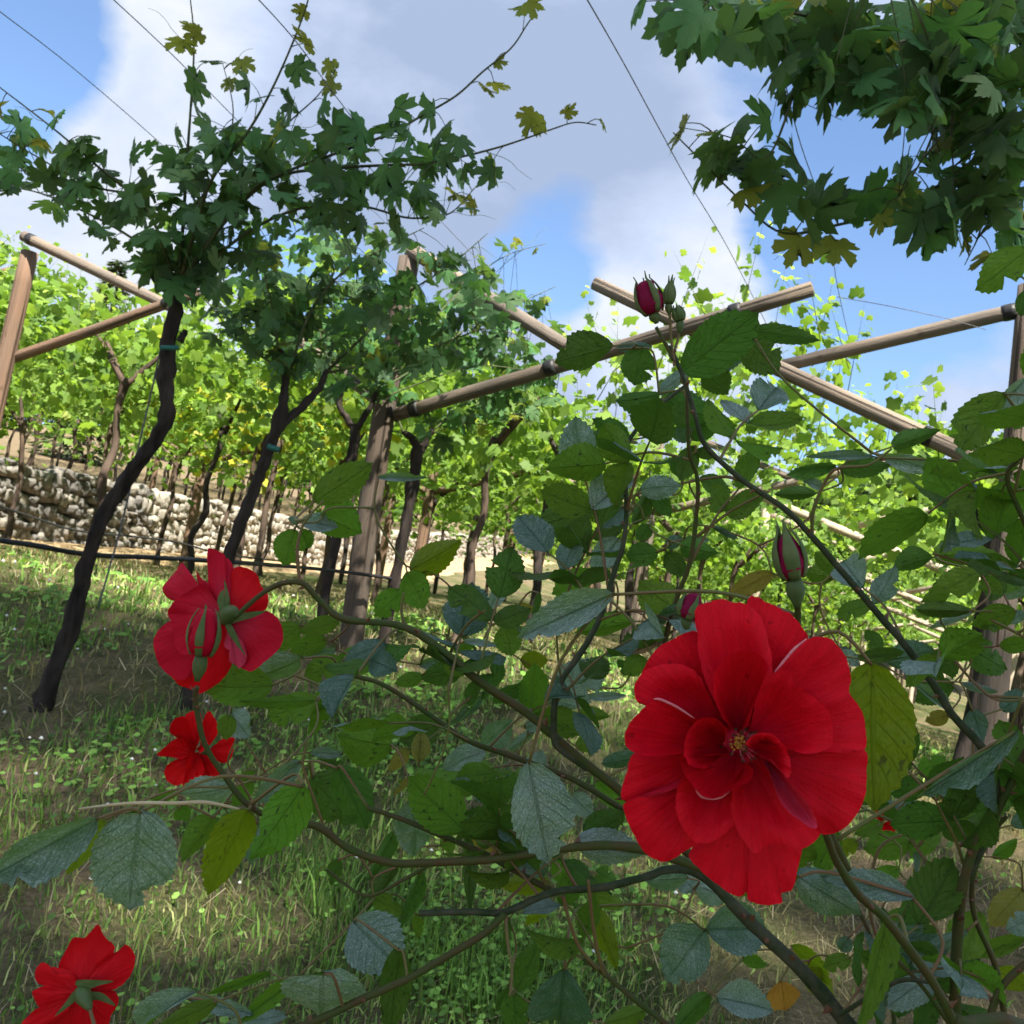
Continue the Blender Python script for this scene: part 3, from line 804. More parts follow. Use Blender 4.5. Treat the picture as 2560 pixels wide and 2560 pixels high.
def near_vine(name, trunk, shoots, fills, label, head=None, leaf=(0.10, 0.15), step=0.075, seed=1, cap=300, young_tip=True, up=0.75):
    """trunk: list of polylines [(Vector, r)...]; shoots: [(pts, r0)]; fills: (poly in 1932 px, n, z0, z1)"""
    r = random.Random(seed)
    base = trunk[0][0][0]
    rt = root(name, base, label, 'grapevine', 'grapevines')
    for i, t in enumerate(trunk):
        tube('trunk' if i == 0 else 'limb', t, M_BARK, rt, 14, 9, 0.55, seed * 3 + i)
    nodes = []; cnt = 0
    TV, TF = [], []; SV, SF = [], []
    for pts, r0 in shoots:
        n = len(pts)
        sp = spline([(p, r0 * (1 - 0.75 * i / (n - 1))) for i, p in enumerate(pts)], 6)
        V, Fc = tube_data(sp, 6)
        obj('shoot', mesh_from('shoot', V, Fc, M_SHOOT), rt)
        ln = 0; acc = 0; tot = sum((sp[i + 1][0] - sp[i][0]).length for i in range(len(sp) - 1))
        for i in range(len(sp) - 1):
            d = (sp[i + 1][0] - sp[i][0]); ln += d.length; acc += d.length
            nodes.append(sp[i][0])
            if acc > step * (0.8 + 0.5 * ln / tot) and cnt < cap:
                acc = 0; t = ln / tot
                size = r.uniform(*leaf) * (1.0 if t < 0.75 else 1.0 - 1.8 * (t - 0.75)) 
                o = rvec(r) * 0.10 + UP * 0.02
                p = sp[i][0] + o * (0.5 + size * 3)
                near_vine_leaf(r, p, size, rt, young_tip and t > 0.8 or r.random() < 0.015, up, sp[i][0], SV, SF); cnt += 1
                if r.random() < 0.25: tendril(r, sp[i][0], o + d.normalized() * 0.1, r.uniform(0.1, 0.25), TV, TF)
    for poly, n, z0, z1 in fills:
        xs = [p[0] for p in poly]; ys = [p[1] for p in poly]; k = 0
        while k < n and cnt < cap:
            x = r.uniform(min(xs), max(xs)); y = r.uniform(min(ys), max(ys))
            if not in_poly(x, y, poly): continue
            p = Q(x, y, r.uniform(z0, z1)); k += 1; cnt += 1
            q = min(nodes, key=lambda s: (s - p).length_squared)
            dd = p - q
            near_vine_leaf(r, p, r.uniform(*leaf), rt, r.random() < 0.015, up, q if dd.length < 0.45 else p - dd.normalized() * 0.12, SV, SF)
    if SV: obj('leaf_stalks', mesh_from('leaf_stalks', SV, SF, M_SHOOT), rt)['kind'] = 'stuff'
    if TV: obj('tendrils', mesh_from('tendrils', TV, TF, M_TENDRIL), rt)['kind'] = 'stuff'
    return rt
def ql(pts, z0, z1=None):
    n = len(pts); z1 = z0 if z1 is None else z1
    return [Q(x, y, z0 + (z1 - z0) * i / (n - 1)) for i, (x, y) in enumerate(pts)]

b1, z1_ = on_ground(78, 1340)
def trk(pts, z, rad, zend=None):
    return [(p, rr / 2250 * z) for p, rr in zip(ql(pts, z, zend), rad)]
tr1 = trk([(70, 1350), (92, 1290), (138, 1175), (163, 1065), (200, 962), (262, 872), (309, 800), (314, 725), (318, 645), (332, 570), (326, 528)], z1_, [24, 20, 18, 17, 17, 16, 16, 17, 16, 17, 9])
lim = [trk([(332, 570), (312, 540), (300, 525), (290, 512)], z1_, [10, 11, 8, 5]), trk([(338, 645), (346, 632), (350, 622)], z1_, [8, 8, 5]), trk([(335, 560), (352, 530), (350, 505)], z1_, [11, 9, 6])]
zs = z1_
sh1 = [(ql([(335, 545), (345, 430), (353, 300), (360, 200), (366, 80), (357, -20)], zs, zs - .1), .009),
       (ql([(340, 530), (372, 420), (402, 335), (470, 245), (522, 150), (572, 30), (590, -40)], zs, zs - .5), .009),
       (ql([(342, 530), (392, 460), (472, 362), (545, 322), (641, 287), (736, 252), (793, 220), (860, 181), (910, 136), (964, 91), (994, 47), (1008, 27)], zs, zs - .6), .008),
       (ql([(342, 535), (430, 412), (520, 335), (641, 317), (722, 312), (799, 309), (870, 296), (937, 279), (981, 265), (1038, 245), (1085, 231), (1125, 236)], zs, zs - .5), .008),
       (ql([(326, 528), (300, 440), (252, 372), (170, 350), (60, 290), (-20, 240)], zs, zs - .3), .008),
       (ql([(324, 520), (280, 400), (182, 312), (100, 242), (-20, 150)], zs, zs - .5), .008),
       (ql([(345, 545), (450, 450), (560, 395), (675, 388), (769, 411), (830, 406), (857, 397), (897, 353), (924, 323)], zs, zs + .1), .007),
       (ql([(330, 520), (250, 450), (150, 395), (60, 360), (-30, 350)], zs, zs + .4), .007),
       (ql([(345, 430), (420, 300), (440, 210), (420, 120)], zs, zs - .2), .005),
       (ql([(430, 412), (520, 260), (600, 180), (640, 120)], zs, zs - .4), .005)]
near_vine('grapevine', [tr1] + lim, sh1, [
    ([(200, 420), (230, 300), (420, 220), (560, 210), (720, 290), (720, 380), (560, 470), (420, 540), (320, 500)], 80, zs - .35, zs + .35),
    ([(0, 230), (120, 220), (230, 300), (300, 420), (210, 450), (60, 380), (0, 350)], 24, zs - .4, zs + .2),
    ([(640, 230), (800, 260), (900, 270), (880, 400), (700, 420)], 22, zs - .5, zs + .1)],
    'big grapevine with thick bent black trunk and shoots reaching up into the sky', leaf=(0.075, 0.125), seed=4, step=.055)

b2, z2_ = on_ground(352, 1338)
tr2 = trk([(345, 1350), (372, 1240), (425, 1065), (468, 955), (500, 868), (528, 790), (537, 740)], z2_, [17, 15, 14, 14, 13, 15, 10])
lim2 = [trk([(520, 812), (562, 775), (600, 735), (615, 700)], z2_, [10, 9, 8, 6], z2_ + .2), trk([(536, 745), (540, 700), (530, 660)], z2_, [9, 7, 5])]
z2c = z2_ + .35
sh2 = [(ql([(537, 740), (520, 620), (500, 520), (470, 430)], z2_, z2c - .3), .007), (ql([(540, 730), (580, 600), (640, 520), (720, 470), (800, 430)], z2_, z2c), .008),
       (ql([(612, 705), (680, 640), (760, 560), (850, 500), (920, 440)], z2c, z2c + .2), .008), (ql([(535, 700), (450, 640), (400, 580), (360, 540)], z2_, z2c), .006),
       (ql([(612, 705), (720, 680), (830, 650), (920, 620), (1000, 640)], z2c, z2c + .2), .006)]
near_vine('grapevine', [tr2] + lim2, sh2, [
    ([(430, 640), (400, 540), (500, 430), (640, 400), (760, 430), (780, 560), (740, 680), (560, 690)], 150, z2c - .4, z2c + .5),
    ([(760, 430), (860, 470), (950, 560), (990, 660), (880, 680), (760, 690), (740, 560)], 80, z2c - .2, z2c + .6)],
    'slender dark grapevine forking into a Y beside the tall bent trunk', leaf=(0.07, 0.112), seed=5, step=.055)

b3, z3_ = on_ground(604, 1235)
tr3 = trk([(600, 1245), (612, 1130), (632, 1030), (650, 950), (664, 868), (670, 800)], z3_, [13, 11, 11, 11, 11, 9])
lim3 = [trk([(669, 815), (655, 790), (640, 765), (645, 740)], z3_, [8, 7, 6, 5]), trk([(669, 815), (685, 790), (700, 765), (710, 740)], z3_, [8, 7, 6, 4])]
z3c = z3_ + .2
sh3 = [(ql([(645, 740), (620, 680), (600, 600), (620, 520)], z3_, z3c), .006), (ql([(710, 740), (790, 690), (880, 620), (960, 580), (1050, 540)], z3_, z3c + .3), .007),
       (ql([(700, 760), (800, 720), (900, 690), (1000, 700)], z3_, z3c), .006), (ql([(700, 750), (820, 600), (900, 520), (960, 480), (1030, 460)], z3_, z3c + .5), .006)]
near_vine('grapevine', [tr3] + lim3, sh3, [
    ([(560, 690), (600, 560), (760, 540), (800, 600), (720, 740), (640, 760)], 85, z3c - .2, z3c + .7),
    ([(790, 560), (900, 500), (1010, 560), (1060, 620), (980, 720), (830, 690)], 85, z3c, z3c + .9)],
    'thin grapevine with a forked head just beside the middle post', leaf=(0.07, 0.11), seed=6)

b4, z4_ = on_ground(722, 1234)
tr4 = trk([(716, 1242), (742, 1110), (764, 1000), (782, 890), (792, 838)], z4_, [13, 12, 12, 13, 15])
lim4 = [trk([(792, 850), (806, 825), (818, 812)], z4_, [12, 9, 6]), trk([(790, 845), (776, 826), (760, 815)], z4_, [10, 8, 5])]
sh4 = [(ql([(818, 812), (880, 760), (960, 730), (1040, 700)], z4_, z4_ + .3), .006), (ql([(760, 815), (740, 740), (760, 660), (800, 560)], z4_, z4_ + .3), .006),
       (ql([(805, 825), (860, 800), (930, 800), (1000, 780)], z4_, z4_), .005)]
near_vine('grapevine', [tr4] + lim4, sh4, [([(760, 780), (840, 720), (960, 700), (1060, 660), (1040, 760), (900, 820), (820, 830)], 80, z4_ - .2, z4_ + .8)],
    'grapevine with knotted black head standing right behind the middle post', leaf=(0.07, 0.11), seed=7)

# vine overhead on the right: its trunk stands outside the frame
bx, by = 2.35, 3.1
bz = G(bx, by)
hd = Vector((bx - 0.15, by - 0.1, bz + 1.75))
tr5 = [(Vector((bx, by, bz - .05)), .06), (Vector((bx + .05, by, bz + .6)), .05), (Vector((bx - .04, by - .05, bz + 1.2)), .05), (hd, .05)]
zr = 2.55
sh5 = [([hd] + ql([(1990, 60), (1850, 65), (1760, 62), (1640, 90), (1520, 30), (1400, 18), (1330, 0)], 2.8, 2.3), .008),
       ([hd] + ql([(2020, 330), (1900, 360), (1810, 330), (1700, 400), (1600, 420), (1480, 440), (1400, 380), (1320, 300), (1270, 250)], 2.9, 2.5), .007),
       ([hd] + ql([(1990, 200), (1900, 150), (1800, 180), (1740, 300), (1690, 380)], 2.8, 2.5), .007),
       ([hd] + ql([(1990, 130), (1880, 30), (1760, -20), (1600, -40)], 2.8, 2.2), .007),
       ([hd] + ql([(1960, 330), (1870, 400), (1840, 460), (1820, 500)], 2.9, 2.7), .005),
       (ql([(1800, 180), (1795, 260), (1800, 340), (1795, 400)], 2.7, 2.6), .004),
       (ql([(1530, 60), (1480, 230), (1440, 300), (1380, 260), (1280, 240)], 2.5, 2.5), .004),
       ([hd] + ql([(2010, 420), (1930, 430), (1900, 380), (1880, 250)], 2.9, 2.7), .005)]
near_vine('grapevine', [tr5], sh5, [
    ([(1210, 0), (1932, 0), (1932, 130), (1850, 230), (1640, 190), (1500, 150), (1440, 110), (1300, 60)], 115, 2.25, 2.95),
    ([(1700, 120), (1932, 100), (1932, 440), (1850, 400), (1800, 260)], 60, 2.5, 3.0),
    ([(1320, 250), (1400, 210), (1450, 300), (1420, 380), (1350, 380)], 8, 2.4, 2.7),
    ([(1400, 300), (1560, 320), (1700, 330), (1860, 330), (1880, 400), (1780, 430), (1560, 410), (1400, 390)], 46, 2.5, 2.9),
    ([(1780, 400), (1870, 380), (1860, 450), (1815, 490)], 9, 2.6, 2.8)],
    'leafy grapevine spreading overhead with broad dark leaves against the sky', leaf=(0.088, 0.135), seed=8, up=0.55)

# ------------------------------------------------------------------ background vines
LOW = [(0, 1.0), (.17, .70), (.50, .76), (.50, .35), (.62, .05), (.30, -.2), (0, 0.0), (-.30, -.2), (-.62, .05), (-.50, .35), (-.50, .76), (-.17, .70)]
def canopy_mesh(name, seed, n=820, size=(0.058, 0.098), half=2.05, tint=None, upright=26, inner=1.0):
    r = random.Random(seed)
    tint = tint or [(0.12, 0.215, 0.034), (0.17, 0.275, 0.045), (0.08, 0.155, 0.03), (0.22, 0.315, 0.055), (0.29, 0.35, 0.085)]
    V = []; Fc = []; C = []
    def leaf(p, nrm, tip, s, c):
        B = basis(tip, nrm); b0 = len(V); fold = r.uniform(-.25, .1)
        for x, y in LOW:
            q = B @ Vector((x * s, y * s, fold * abs(x) * s - 0.25 * s * y * y))
            V.append(p + q); C.append(c)
        m = len(LOW)
        for i in range(m - 1):
            if i != 6 - 1 and i != 6: Fc.append((b0 + 6, b0 + (i + 1) % m, b0 + i))
        Fc.append((b0 + 6, b0, b0 + m - 1))
    def col(t): 
        c = tint[min(len(tint) - 1, int(abs(r.gauss(0, 1.4))))]; k = r.uniform(.75, 1.3)
        return tuple(x * k for x in c)
    for i in range(n):
        t = r.uniform(-1, 1); t = math.copysign(abs(t) ** 0.8, t) * half
        if t > 0.45 and r.random() > inner: t = r.uniform(-half, 0.45)
        p = Vector((t, r.gauss(0, .33), 1.48 + 0.29 * abs(t) + r.gauss(0.12, .16)))
        if r.random() < (0.26 if t < 0.4 else 0.1): p.z -= r.uniform(0.1, 0.55)
        leaf(p, UP + rvec(r) * 0.75, rvec(r) + Vector((0, 0, -.5)), r.uniform(*size), col(0))
    for k in range(upright):                       # free shoots standing above the roof
        t = r.uniform(-half, half); b = Vector((t, r.gauss(0, .3), 1.6 + .29 * abs(t))); d = (UP * 1.1 + rvec(r) * .8).normalized(); ln = r.uniform(.25, .75)
        m = int(ln / .055); b0 = len(V); sd = d.orthogonal().normalized() * .004; u2 = d.cross(sd)
        for q in (b - d * .15 - sd, b - d * .15 + sd, b + d * ln, b - d * .15 - u2, b - d * .15 + u2): V.append(q); C.append((.10, .12, .04))
        Fc += [(b0, b0 + 1, b0 + 2), (b0 + 3, b0 + 4, b0 + 2)]
        for j in range(m):
            q = b + d * (ln * j / m) + rvec(r) * .05
            leaf(q, UP + rvec(r), rvec(r), r.uniform(*size) * (1 - .6 * j / m), tuple(x * (1 + .5 * j / m) for x in tint[min(3, 1 + int(3 * j / m))]))
    # rotate so that local x is across the row
    V = np.array([tuple(v) for v in V]); Fc = np.array(Fc)
    return big_mesh(name, V, Fc, M_FOL, np.array(C))
def far_trunk(seed):
    r = random.Random(seed); h = r.uniform(1.35, 1.55); x = y = 0
    pts = []
    lean = r.uniform(-.22, .22)
    for i in range(7):
        t = i / 6
        pts.append((Vector((lean * t * .5 + r.uniform(-.035, .035), -0.25 * lean * t + r.uniform(-.04, .04), -0.1 + (h + .1) * t)), (.036 - .012 * t) * r.uniform(.8, 1.2)))
    hd = pts[-1][0]; pts[-1] = (hd, 0.042)
    V, Fc = tube_data(spline(pts, 3), 8, .3, seed)
    for k in range(r.choice((2, 2, 3))):
        d = Vector((r.choice((-1, 1)) * r.uniform(.4, .9), r.uniform(-.4, .4), r.uniform(.3, .7)))
        tube_data(spline([(hd - UP * .06, .026), (hd + d * .22, .019), (hd + d * .42 + UP * .05, .012)], 3), 6, .25, seed + k, V, Fc)
    return mesh_from('trunk', V, Fc, M_BARK_FAR if seed % 3 else M_BARK)
CANOPY = [canopy_mesh('foliage', 100 + i) for i in range(7)]
CANOPY_S = [canopy_mesh('foliage', 160 + i, inner=0.2, n=740, upright=24) for i in range(4)]
CANOPY_Y = canopy_mesh('foliage', 130, tint=[(0.30, 0.32, 0.03), (0.38, 0.38, 0.04), (0.24, 0.28, 0.03), (0.42, 0.42, 0.06)])
TRUNK = [far_trunk(200 + i) for i in range(9)]
VINE_N = 0
def far_vine(x, y, z, rot, label, group, k=None, yellow=False, side=0, rr=random.Random(77)):
    o = bpy.data.objects.new('grapevine', None); COL.objects.link(o)
    o.location = (x, y, z); o.rotation_euler = (0, 0, rot); s = rr.uniform(.93, 1.07); o.scale = ((side or rr.choice((-1, 1))) * s, s, s * rr.uniform(.96, 1.06))
    tag(o, label, 'grapevine', group)
    t = bpy.data.objects.new('trunk', TRUNK[rr.randrange(9)]); COL.objects.link(t); t.parent = o
    f = bpy.data.objects.new('foliage', CANOPY_Y if yellow else (CANOPY_S[rr.randrange(4)] if side else CANOPY[rr.randrange(7)])); COL.objects.link(f); f.parent = o; f['kind'] = 'stuff'
rr = random.Random(21)
def in_view(p, m=1.25):
    d = p - CAMLOC; z = d.dot(_f)
    if z < 0.5: return False
    return abs(d.dot(CR) / z) < 0.52 * m + 2.2 / z
def rows():
    for off, sa, sb, lab, grp in (
            (0.0, 3.1, 33, ('far sunlit grapevine of the row running on behind the middle post', 'grapevine past the middle post in its row'), 'vines beyond the middle post'),
            (3.15, 2.8, 33, ('far bright grapevine behind the rose bush in the row with the half-hidden post', 'grapevine past the half-hidden post behind the roses'), 'vines behind the rose bush'),
            (-3.15, 2.5, 30, ('far sunlit grapevine in the row behind the tall bent black trunk', 'grapevine past the sunlit reddish post behind the bent trunk'), 'vines behind the bent trunk'),
            (-6.3, -0.5, 30, ('far sunlit grapevine standing in front of the stone wall', 'grapevine along the row right in front of the stone wall'), 'vines before the stone wall'),
            (6.3, 4.0, 30, ('bright grapevine of the far row beyond the green tunnel', 'grapevine of the far row beyond the half-hidden post'), 'vines beyond the tunnel')):
        s = sa; k = 0
        while s < sb:
            p = RA + RN * off + RD * s + RN * rr.uniform(-.06, .06)
            q = Vector((p.x, p.y, G(p.x, p.y) + 1))
            if in_view(q) and wall_side(p.x, p.y) > 0.5 and not (off == 3.15 and s < 2.8):
                k += 1
                far_vine(p.x, p.y, q.z - 1, ROT + rr.uniform(-.15, .15), ORD[k] + ' ' + lab[1] if k < 11 else lab[0], grp, side=1 if off == 0.0 else (-1 if off == 3.15 else 0))
            s += rr.uniform(.8, 1.05) if s < 14 else rr.uniform(1.1, 1.5)
    for off in (1.6, 4.4, 7.6):
        s = 0.0
        while s < 34:
            b = W0 + WD * s - WN * off; q = Vector((b.x, b.y, TER(b.x, b.y)))
            if in_view(q + UP):
                far_vine(b.x, b.y, q.z, math.atan2(WN.y, WN.x) + rr.uniform(-.15, .15), 'small sunlit grapevine on the terrace above the stone wall', 'vines above the stone wall')
            s += rr.uniform(.95, 1.3)
rows()
p = Q(452, 1010, 9.8); p.z = G(p.x, p.y)
far_vine(p.x, p.y, p.z, ROT, 'grapevine with yellowed leaves among the green ones near the stone wall', 'yellowed vine', yellow=True)
for k in range(5):
    b = W0 + WD * (3 + 4.2 * k) - WN * (1.6 + 2.8 * (k % 2)); frame_at(b.x, b.y, TER(b.x, b.y), math.atan2(WN.y, WN.x), 1, 'reddish pergola post on the terrace above the stone wall', 'pergola frames on the terrace')

# ------------------------------------------------------------------ irrigation pipes and wires
def run(name, pts, r, mat, label, cat, group=None, sag=0.0, bands=None):
    rt_ = None
    sp = spline([(p, r) for p in pts], 6)
    V, Fc = tube_data(sp, 6)
    o = obj(name, mesh_from(name, V, Fc, mat)); tag(o, label, cat, group)
    return o
run('irrigation_pipe', [Q(-60, 1012, 3.55), Q(60, 1028, 3.75), Q(165, 1046, 4.0), Q(290, 1052, 4.3), Q(430, 1060, z2_), Q(560, 1070, 5.0), Q(640, 1078, z3_ - .05), Q(730, 1090, pz - .1), Q(790, 1100, pz + .3)], 0.0105, M_PIPE,
    'thick black irrigation pipe strung along the trunks at knee height', 'pipe', 'irrigation pipes')
run('irrigation_pipe', [Q(-30, 945, 6.3), Q(60, 975, 6.6), Q(140, 1000, 6.9), Q(230, 1010, 7.3), Q(330, 1022, 7.7), Q(420, 1045, 8.1), Q(560, 1062, 8.8)], 0.0075, M_PIPE,
    'thin black irrigation pipe sagging along the row in front of the stone wall', 'pipe', 'irrigation pipes')
for pts, lab in (([(-40, -10, 2.6), (0, 22, 2.8), (140, 130, 3.3), (300, 268, 4.2), (420, 380, 5.5)], 'thin wire slanting across the cloud above the bent vine trunk'),
                 ([(190, -20, 2.6), (215, 0, 2.7), (340, 118, 3.3), (480, 260, 4.2), (620, 400, 5.4)], 'twisted wire running down into the foliage of the big vine'),
                 ([(1090, -30, 2.1), (1120, 20, 2.2), (1180, 125, 2.6), (1245, 245, 3.0), (1300, 345, 3.5), (1380, 480, 4.3), (1470, 660, 5.4)], 'long wire dropping from the overhead vine to the crossed poles'),
                 ([(1480, 150, 2.5), (1510, 270, 2.9), (1560, 420, 3.6), (1580, 540, 4.3), (1602, 640, 5.0)], 'fine wire hanging below the overhead vine leaves'),
                 ([(1580, 560, 4.0), (1680, 578, 4.1), (1790, 602, 4.3), (1860, 622, 4.4)], 'dark green shoot-like wire stretched beside the right-hand tie beam'),
                 ([(470, -20, 2.4), (560, 80, 2.8), (640, 190, 3.4), (760, 340, 4.4), (930, 520, 6.5)], 'wire crossing behind the upright shoots of the big vine')):
    run('trellis_wire', [Q(*a) for a in pts], 0.0016, M_WIRE, lab, 'wire', 'trellis wires')
run('stake_wire', [Q(184, 1150, z1_ + .1), Q(232, 980, z1_ + .1), Q(262, 840, z1_ + .1), Q(290, 720, z1_ + .05), Q(315, 600, z1_)], 0.004, M_WIRE, 'thin stake leaning beside the bent black trunk', 'stake')
tw = obj('vine_tie', mesh_from('vine_tie', *tube_data([(Q(505, 842, z2_ - .06), .012), (Q(527, 849, z2_ - .06), .012)], 8), M_TIE)); tag(tw, 'green twine knotted round the forked vine trunk', 'twine', 'vine ties')
tw = obj('vine_tie', mesh_from('vine_tie', *tube_data([(Q(304, 656, z1_ - .06), .010), (Q(336, 656, z1_ - .06), .010)], 8), M_TIE)); tag(tw, 'green twine knotted high on the bent black trunk', 'twine', 'vine ties')

# ------------------------------------------------------------------ trees
def crown_mesh(name, seed, rx, ry, rz_, n, size, tints, clumps=26, mat=None):
    r = random.Random(seed); V = np.zeros((n, 4, 3)); C = np.zeros((n, 3))
    cl = []
    for i in range(clumps):
        d = rvec(r); k = r.uniform(.35, 1.0)
        cl.append((Vector((d.x * rx * k, d.y * ry * k, d.z * rz_ * k)), r.uniform(.22, .42), r.uniform(.75, 1.25)))
    for i in range(n):
        c, s, b = cl[r.randrange(clumps)]
        d = rvec(r) * (r.random() ** .4)
        p = c + Vector((d.x * rx * s, d.y * ry * s, d.z * rz_ * s))
        nrm = (UP * .5 + rvec(r)).normalized(); t = nrm.orthogonal().normalized(); t = (Matrix.Rotation(r.uniform(0, 6.28), 3, nrm) @ t); u = nrm.cross(t)
        sz = r.uniform(*size)
        for k, (a, bb) in enumerate(((0, -.6), (.45, 0), (0, .6), (-.45, 0))):
            q = p + t * (a * sz) + u * (bb * sz); V[i, k] = q
        C[i] = np.array(tints[r.randrange(len(tints))]) * b * r.uniform(.8, 1.25)
    return big_mesh(name, V.reshape(-1, 3), np.arange(n * 4).reshape(n, 4), mat or M_TREEFOL, np.repeat(C, 4, 0))
def trunk_mesh(h, r0, seed, lim=5):
    r = random.Random(seed)
    pts = [(Vector((r.uniform(-.1, .1) * i, r.uniform(-.1, .1) * i, h * i / 4 - .3)), r0 * (1 - .17 * i)) for i in range(5)]
    V, Fc = tube_data(spline(pts, 3), 10, .15, seed)
    for k in range(lim):
        b = pts[2 + k % 3][0]; d = Vector((math.cos(k * 2.4), math.sin(k * 2.4), .8)).normalized()
        tube_data(spline([(b, r0 * .5), (b + d * h * .3, r0 * .3), (b + d * h * .62 + UP * .2, r0 * .1)], 3), 7, .15, seed + k, V, Fc)
    return mesh_from('trunk', V, Fc, M_TREEBARK)
def tree(name, x, y, z, crown, trunk, cz, s, label, group=None, rot=0.0):
    o = bpy.data.objects.new(name, None); COL.objects.link(o); o.location = (x, y, z); o.scale = (s, s, s); o.rotation_euler = (0, 0, rot)
    tag(o, label, 'tree', group)
    t = bpy.data.objects.new('trunk', trunk); COL.objects.link(t); t.parent = o
    c = bpy.data.objects.new('crown', crown); COL.objects.link(c); c.parent = o; c.location = (0, 0, cz); c['kind'] = 'stuff'
TG = [(0.055, 0.10, 0.022), (0.075, 0.13, 0.028), (0.045, 0.085, 0.024), (0.10, 0.15, 0.035)]
CR1 = [crown_mesh('crown', 300 + i, 3.2, 3.2, 3.0, 5200, (.22, .42), TG) for i in range(3)]
TR1 = trunk_mesh(5.0, .22, 5)
r = random.Random(9)
for (qx, ytop, z) in ((1480, 872, 46), (1590, 888, 50), (1690, 905, 44), (1370, 905, 55), (1790, 860, 42), (1880, 830, 40), (1260, 900, 58), (1150, 890, 62), (1040, 860, 60), (930, 830, 64), (820, 800, 60), (700, 770, 66), (590, 740, 60), (60, 640, 58), (420, 690, 62)):
    top = Q(qx, ytop, z); g = G(top.x, top.y); h = max(5.0, top.z - g)
    tree('broadleaf_tree', top.x, top.y, g, CR1[r.randrange(3)], TR1, 5.2, h / 8.0, 'rounded green tree on the slope far behind the pergola', 'far trees', r.uniform(0, 6))
# conifer at the left
def conifer_mesh(seed=4, n=4200):
    r = random.Random(seed); V = np.zeros((n, 4, 3)); C = np.zeros((n, 3))
    for i in range(n):
        t = r.random() ** .75; h = 1.0 + 10.5 * (1 - t); lay = .55 + .45 * abs(math.sin(h * 2.6)); rad = (0.15 + 2.5 * t) * lay * math.sqrt(r.random()); a = r.uniform(0, 6.28)
        p = Vector((rad * math.cos(a), rad * math.sin(a), h - rad * .28)); d = Vector((math.cos(a), math.sin(a), -.25)).normalized(); u = d.cross(UP).normalized(); s = r.uniform(.2, .42)
        for k, (x, y) in enumerate(((0, -.2), (.5, 0), (1.2, 0.0), (.5, .28))):
            V[i, k] = p + d * (x * s) + u * ((y if k != 1 else -.28) * s) + UP * r.uniform(-.05, .05)
        C[i] = np.array([(0.030, 0.058, 0.028), (0.045, 0.075, 0.032), (0.06, 0.085, 0.035)][r.randrange(3)]) * r.uniform(.8, 1.2)
    return big_mesh('crown', V.reshape(-1, 3), np.arange(n * 4).reshape(n, 4), M_TREEFOL, np.repeat(C, 4, 0))
top = Q(228, 484, 34); g = G(top.x, top.y)
tree('conifer_tree', top.x, top.y, g, conifer_mesh(), TR1, 0.0, (top.z - g) / 11.6, 'tall dark conifer behind the vines beside the sunlit left beam')
# the tree behind the photographer whose crown shades the roses and the nearest vines
CRS = crown_mesh('crown', 340, 5.6, 3.7, 3.5, 5900, (.18, .34), TG, 90)
SH = Vector((-0.7, 2.1, 1.2)) + SUNV * 20.0
tree('broadleaf_tree', SH.x, SH.y, G(SH.x, SH.y), CRS, trunk_mesh(13.0, .42, 8, 7), SH.z - G(SH.x, SH.y), 1.0, 'large shade tree standing behind the rose bush, outside the view')
# ------------------------------------------------------------------ rose bush
rb = random.Random(31)
BUSH = root('rose_bush', (0.62, 0.85, G(0.62, 0.85)), 'thorny red rose bush with dusty leaves and open blooms in front of the vines', 'rose bush')
NODES = []                              # points on canes that stalks can start from
thorn_me = mesh_from('thorn', [(math.cos(a) * .0022, math.sin(a) * .0034, 0) for a in [k * math.pi / 3 for k in range(6)]] +
                     [(math.cos(a) * .0009, math.sin(a) * .0011 - .0016, .0045) for a in [k * math.pi / 3 for k in range(6)]] + [(0, -.0042, .0075)],
                     [(i, (i + 1) % 6, 6 + (i + 1) % 6, 6 + i) for i in range(6)] + [(6 + i, 6 + (i + 1) % 6, 12) for i in range(6)], M_THORN)
def cane(pts, z0, z1, r0, r1, mat=None, thorns=0, conn=True):
    """pts in 1932 px; radii in px of that frame at depth"""
    n = len(pts); L = []
    for i, (x, y) in enumerate(pts):
        t = i / (n - 1); z = z0 + (z1 - z0) * t
        L.append((Q(x, y, z), .63 * (r0 + (r1 - r0) * t) / 1401 * z))
    sp = spline(L, 7)
    V, Fc = tube_data(sp, 9, .22, len(NODES))
    o = obj('cane', mesh_from('cane', V, Fc, mat or M_CANE), BUSH)
    if conn: NODES.extend(p for p, r in sp)
    for k in range(thorns):
        i = rb.randrange(2, len(sp) - 2); p, r = sp[i]; t = (sp[i + 1][0] - sp[i - 1][0]).normalized()
        d = rvec(rb); d = (d - t * d.dot(t)).normalized()
        B = basis(-t if (t.z < 0) == False else t, d)
        obj('thorn', thorn_me, o, Matrix.Translation(p + d * r * .85) @ B @ Matrix.Diagonal([rb.uniform(.75, 1.1) * max(.4, min(1.0, r / .0036))] * 3 + [1]))
    return o
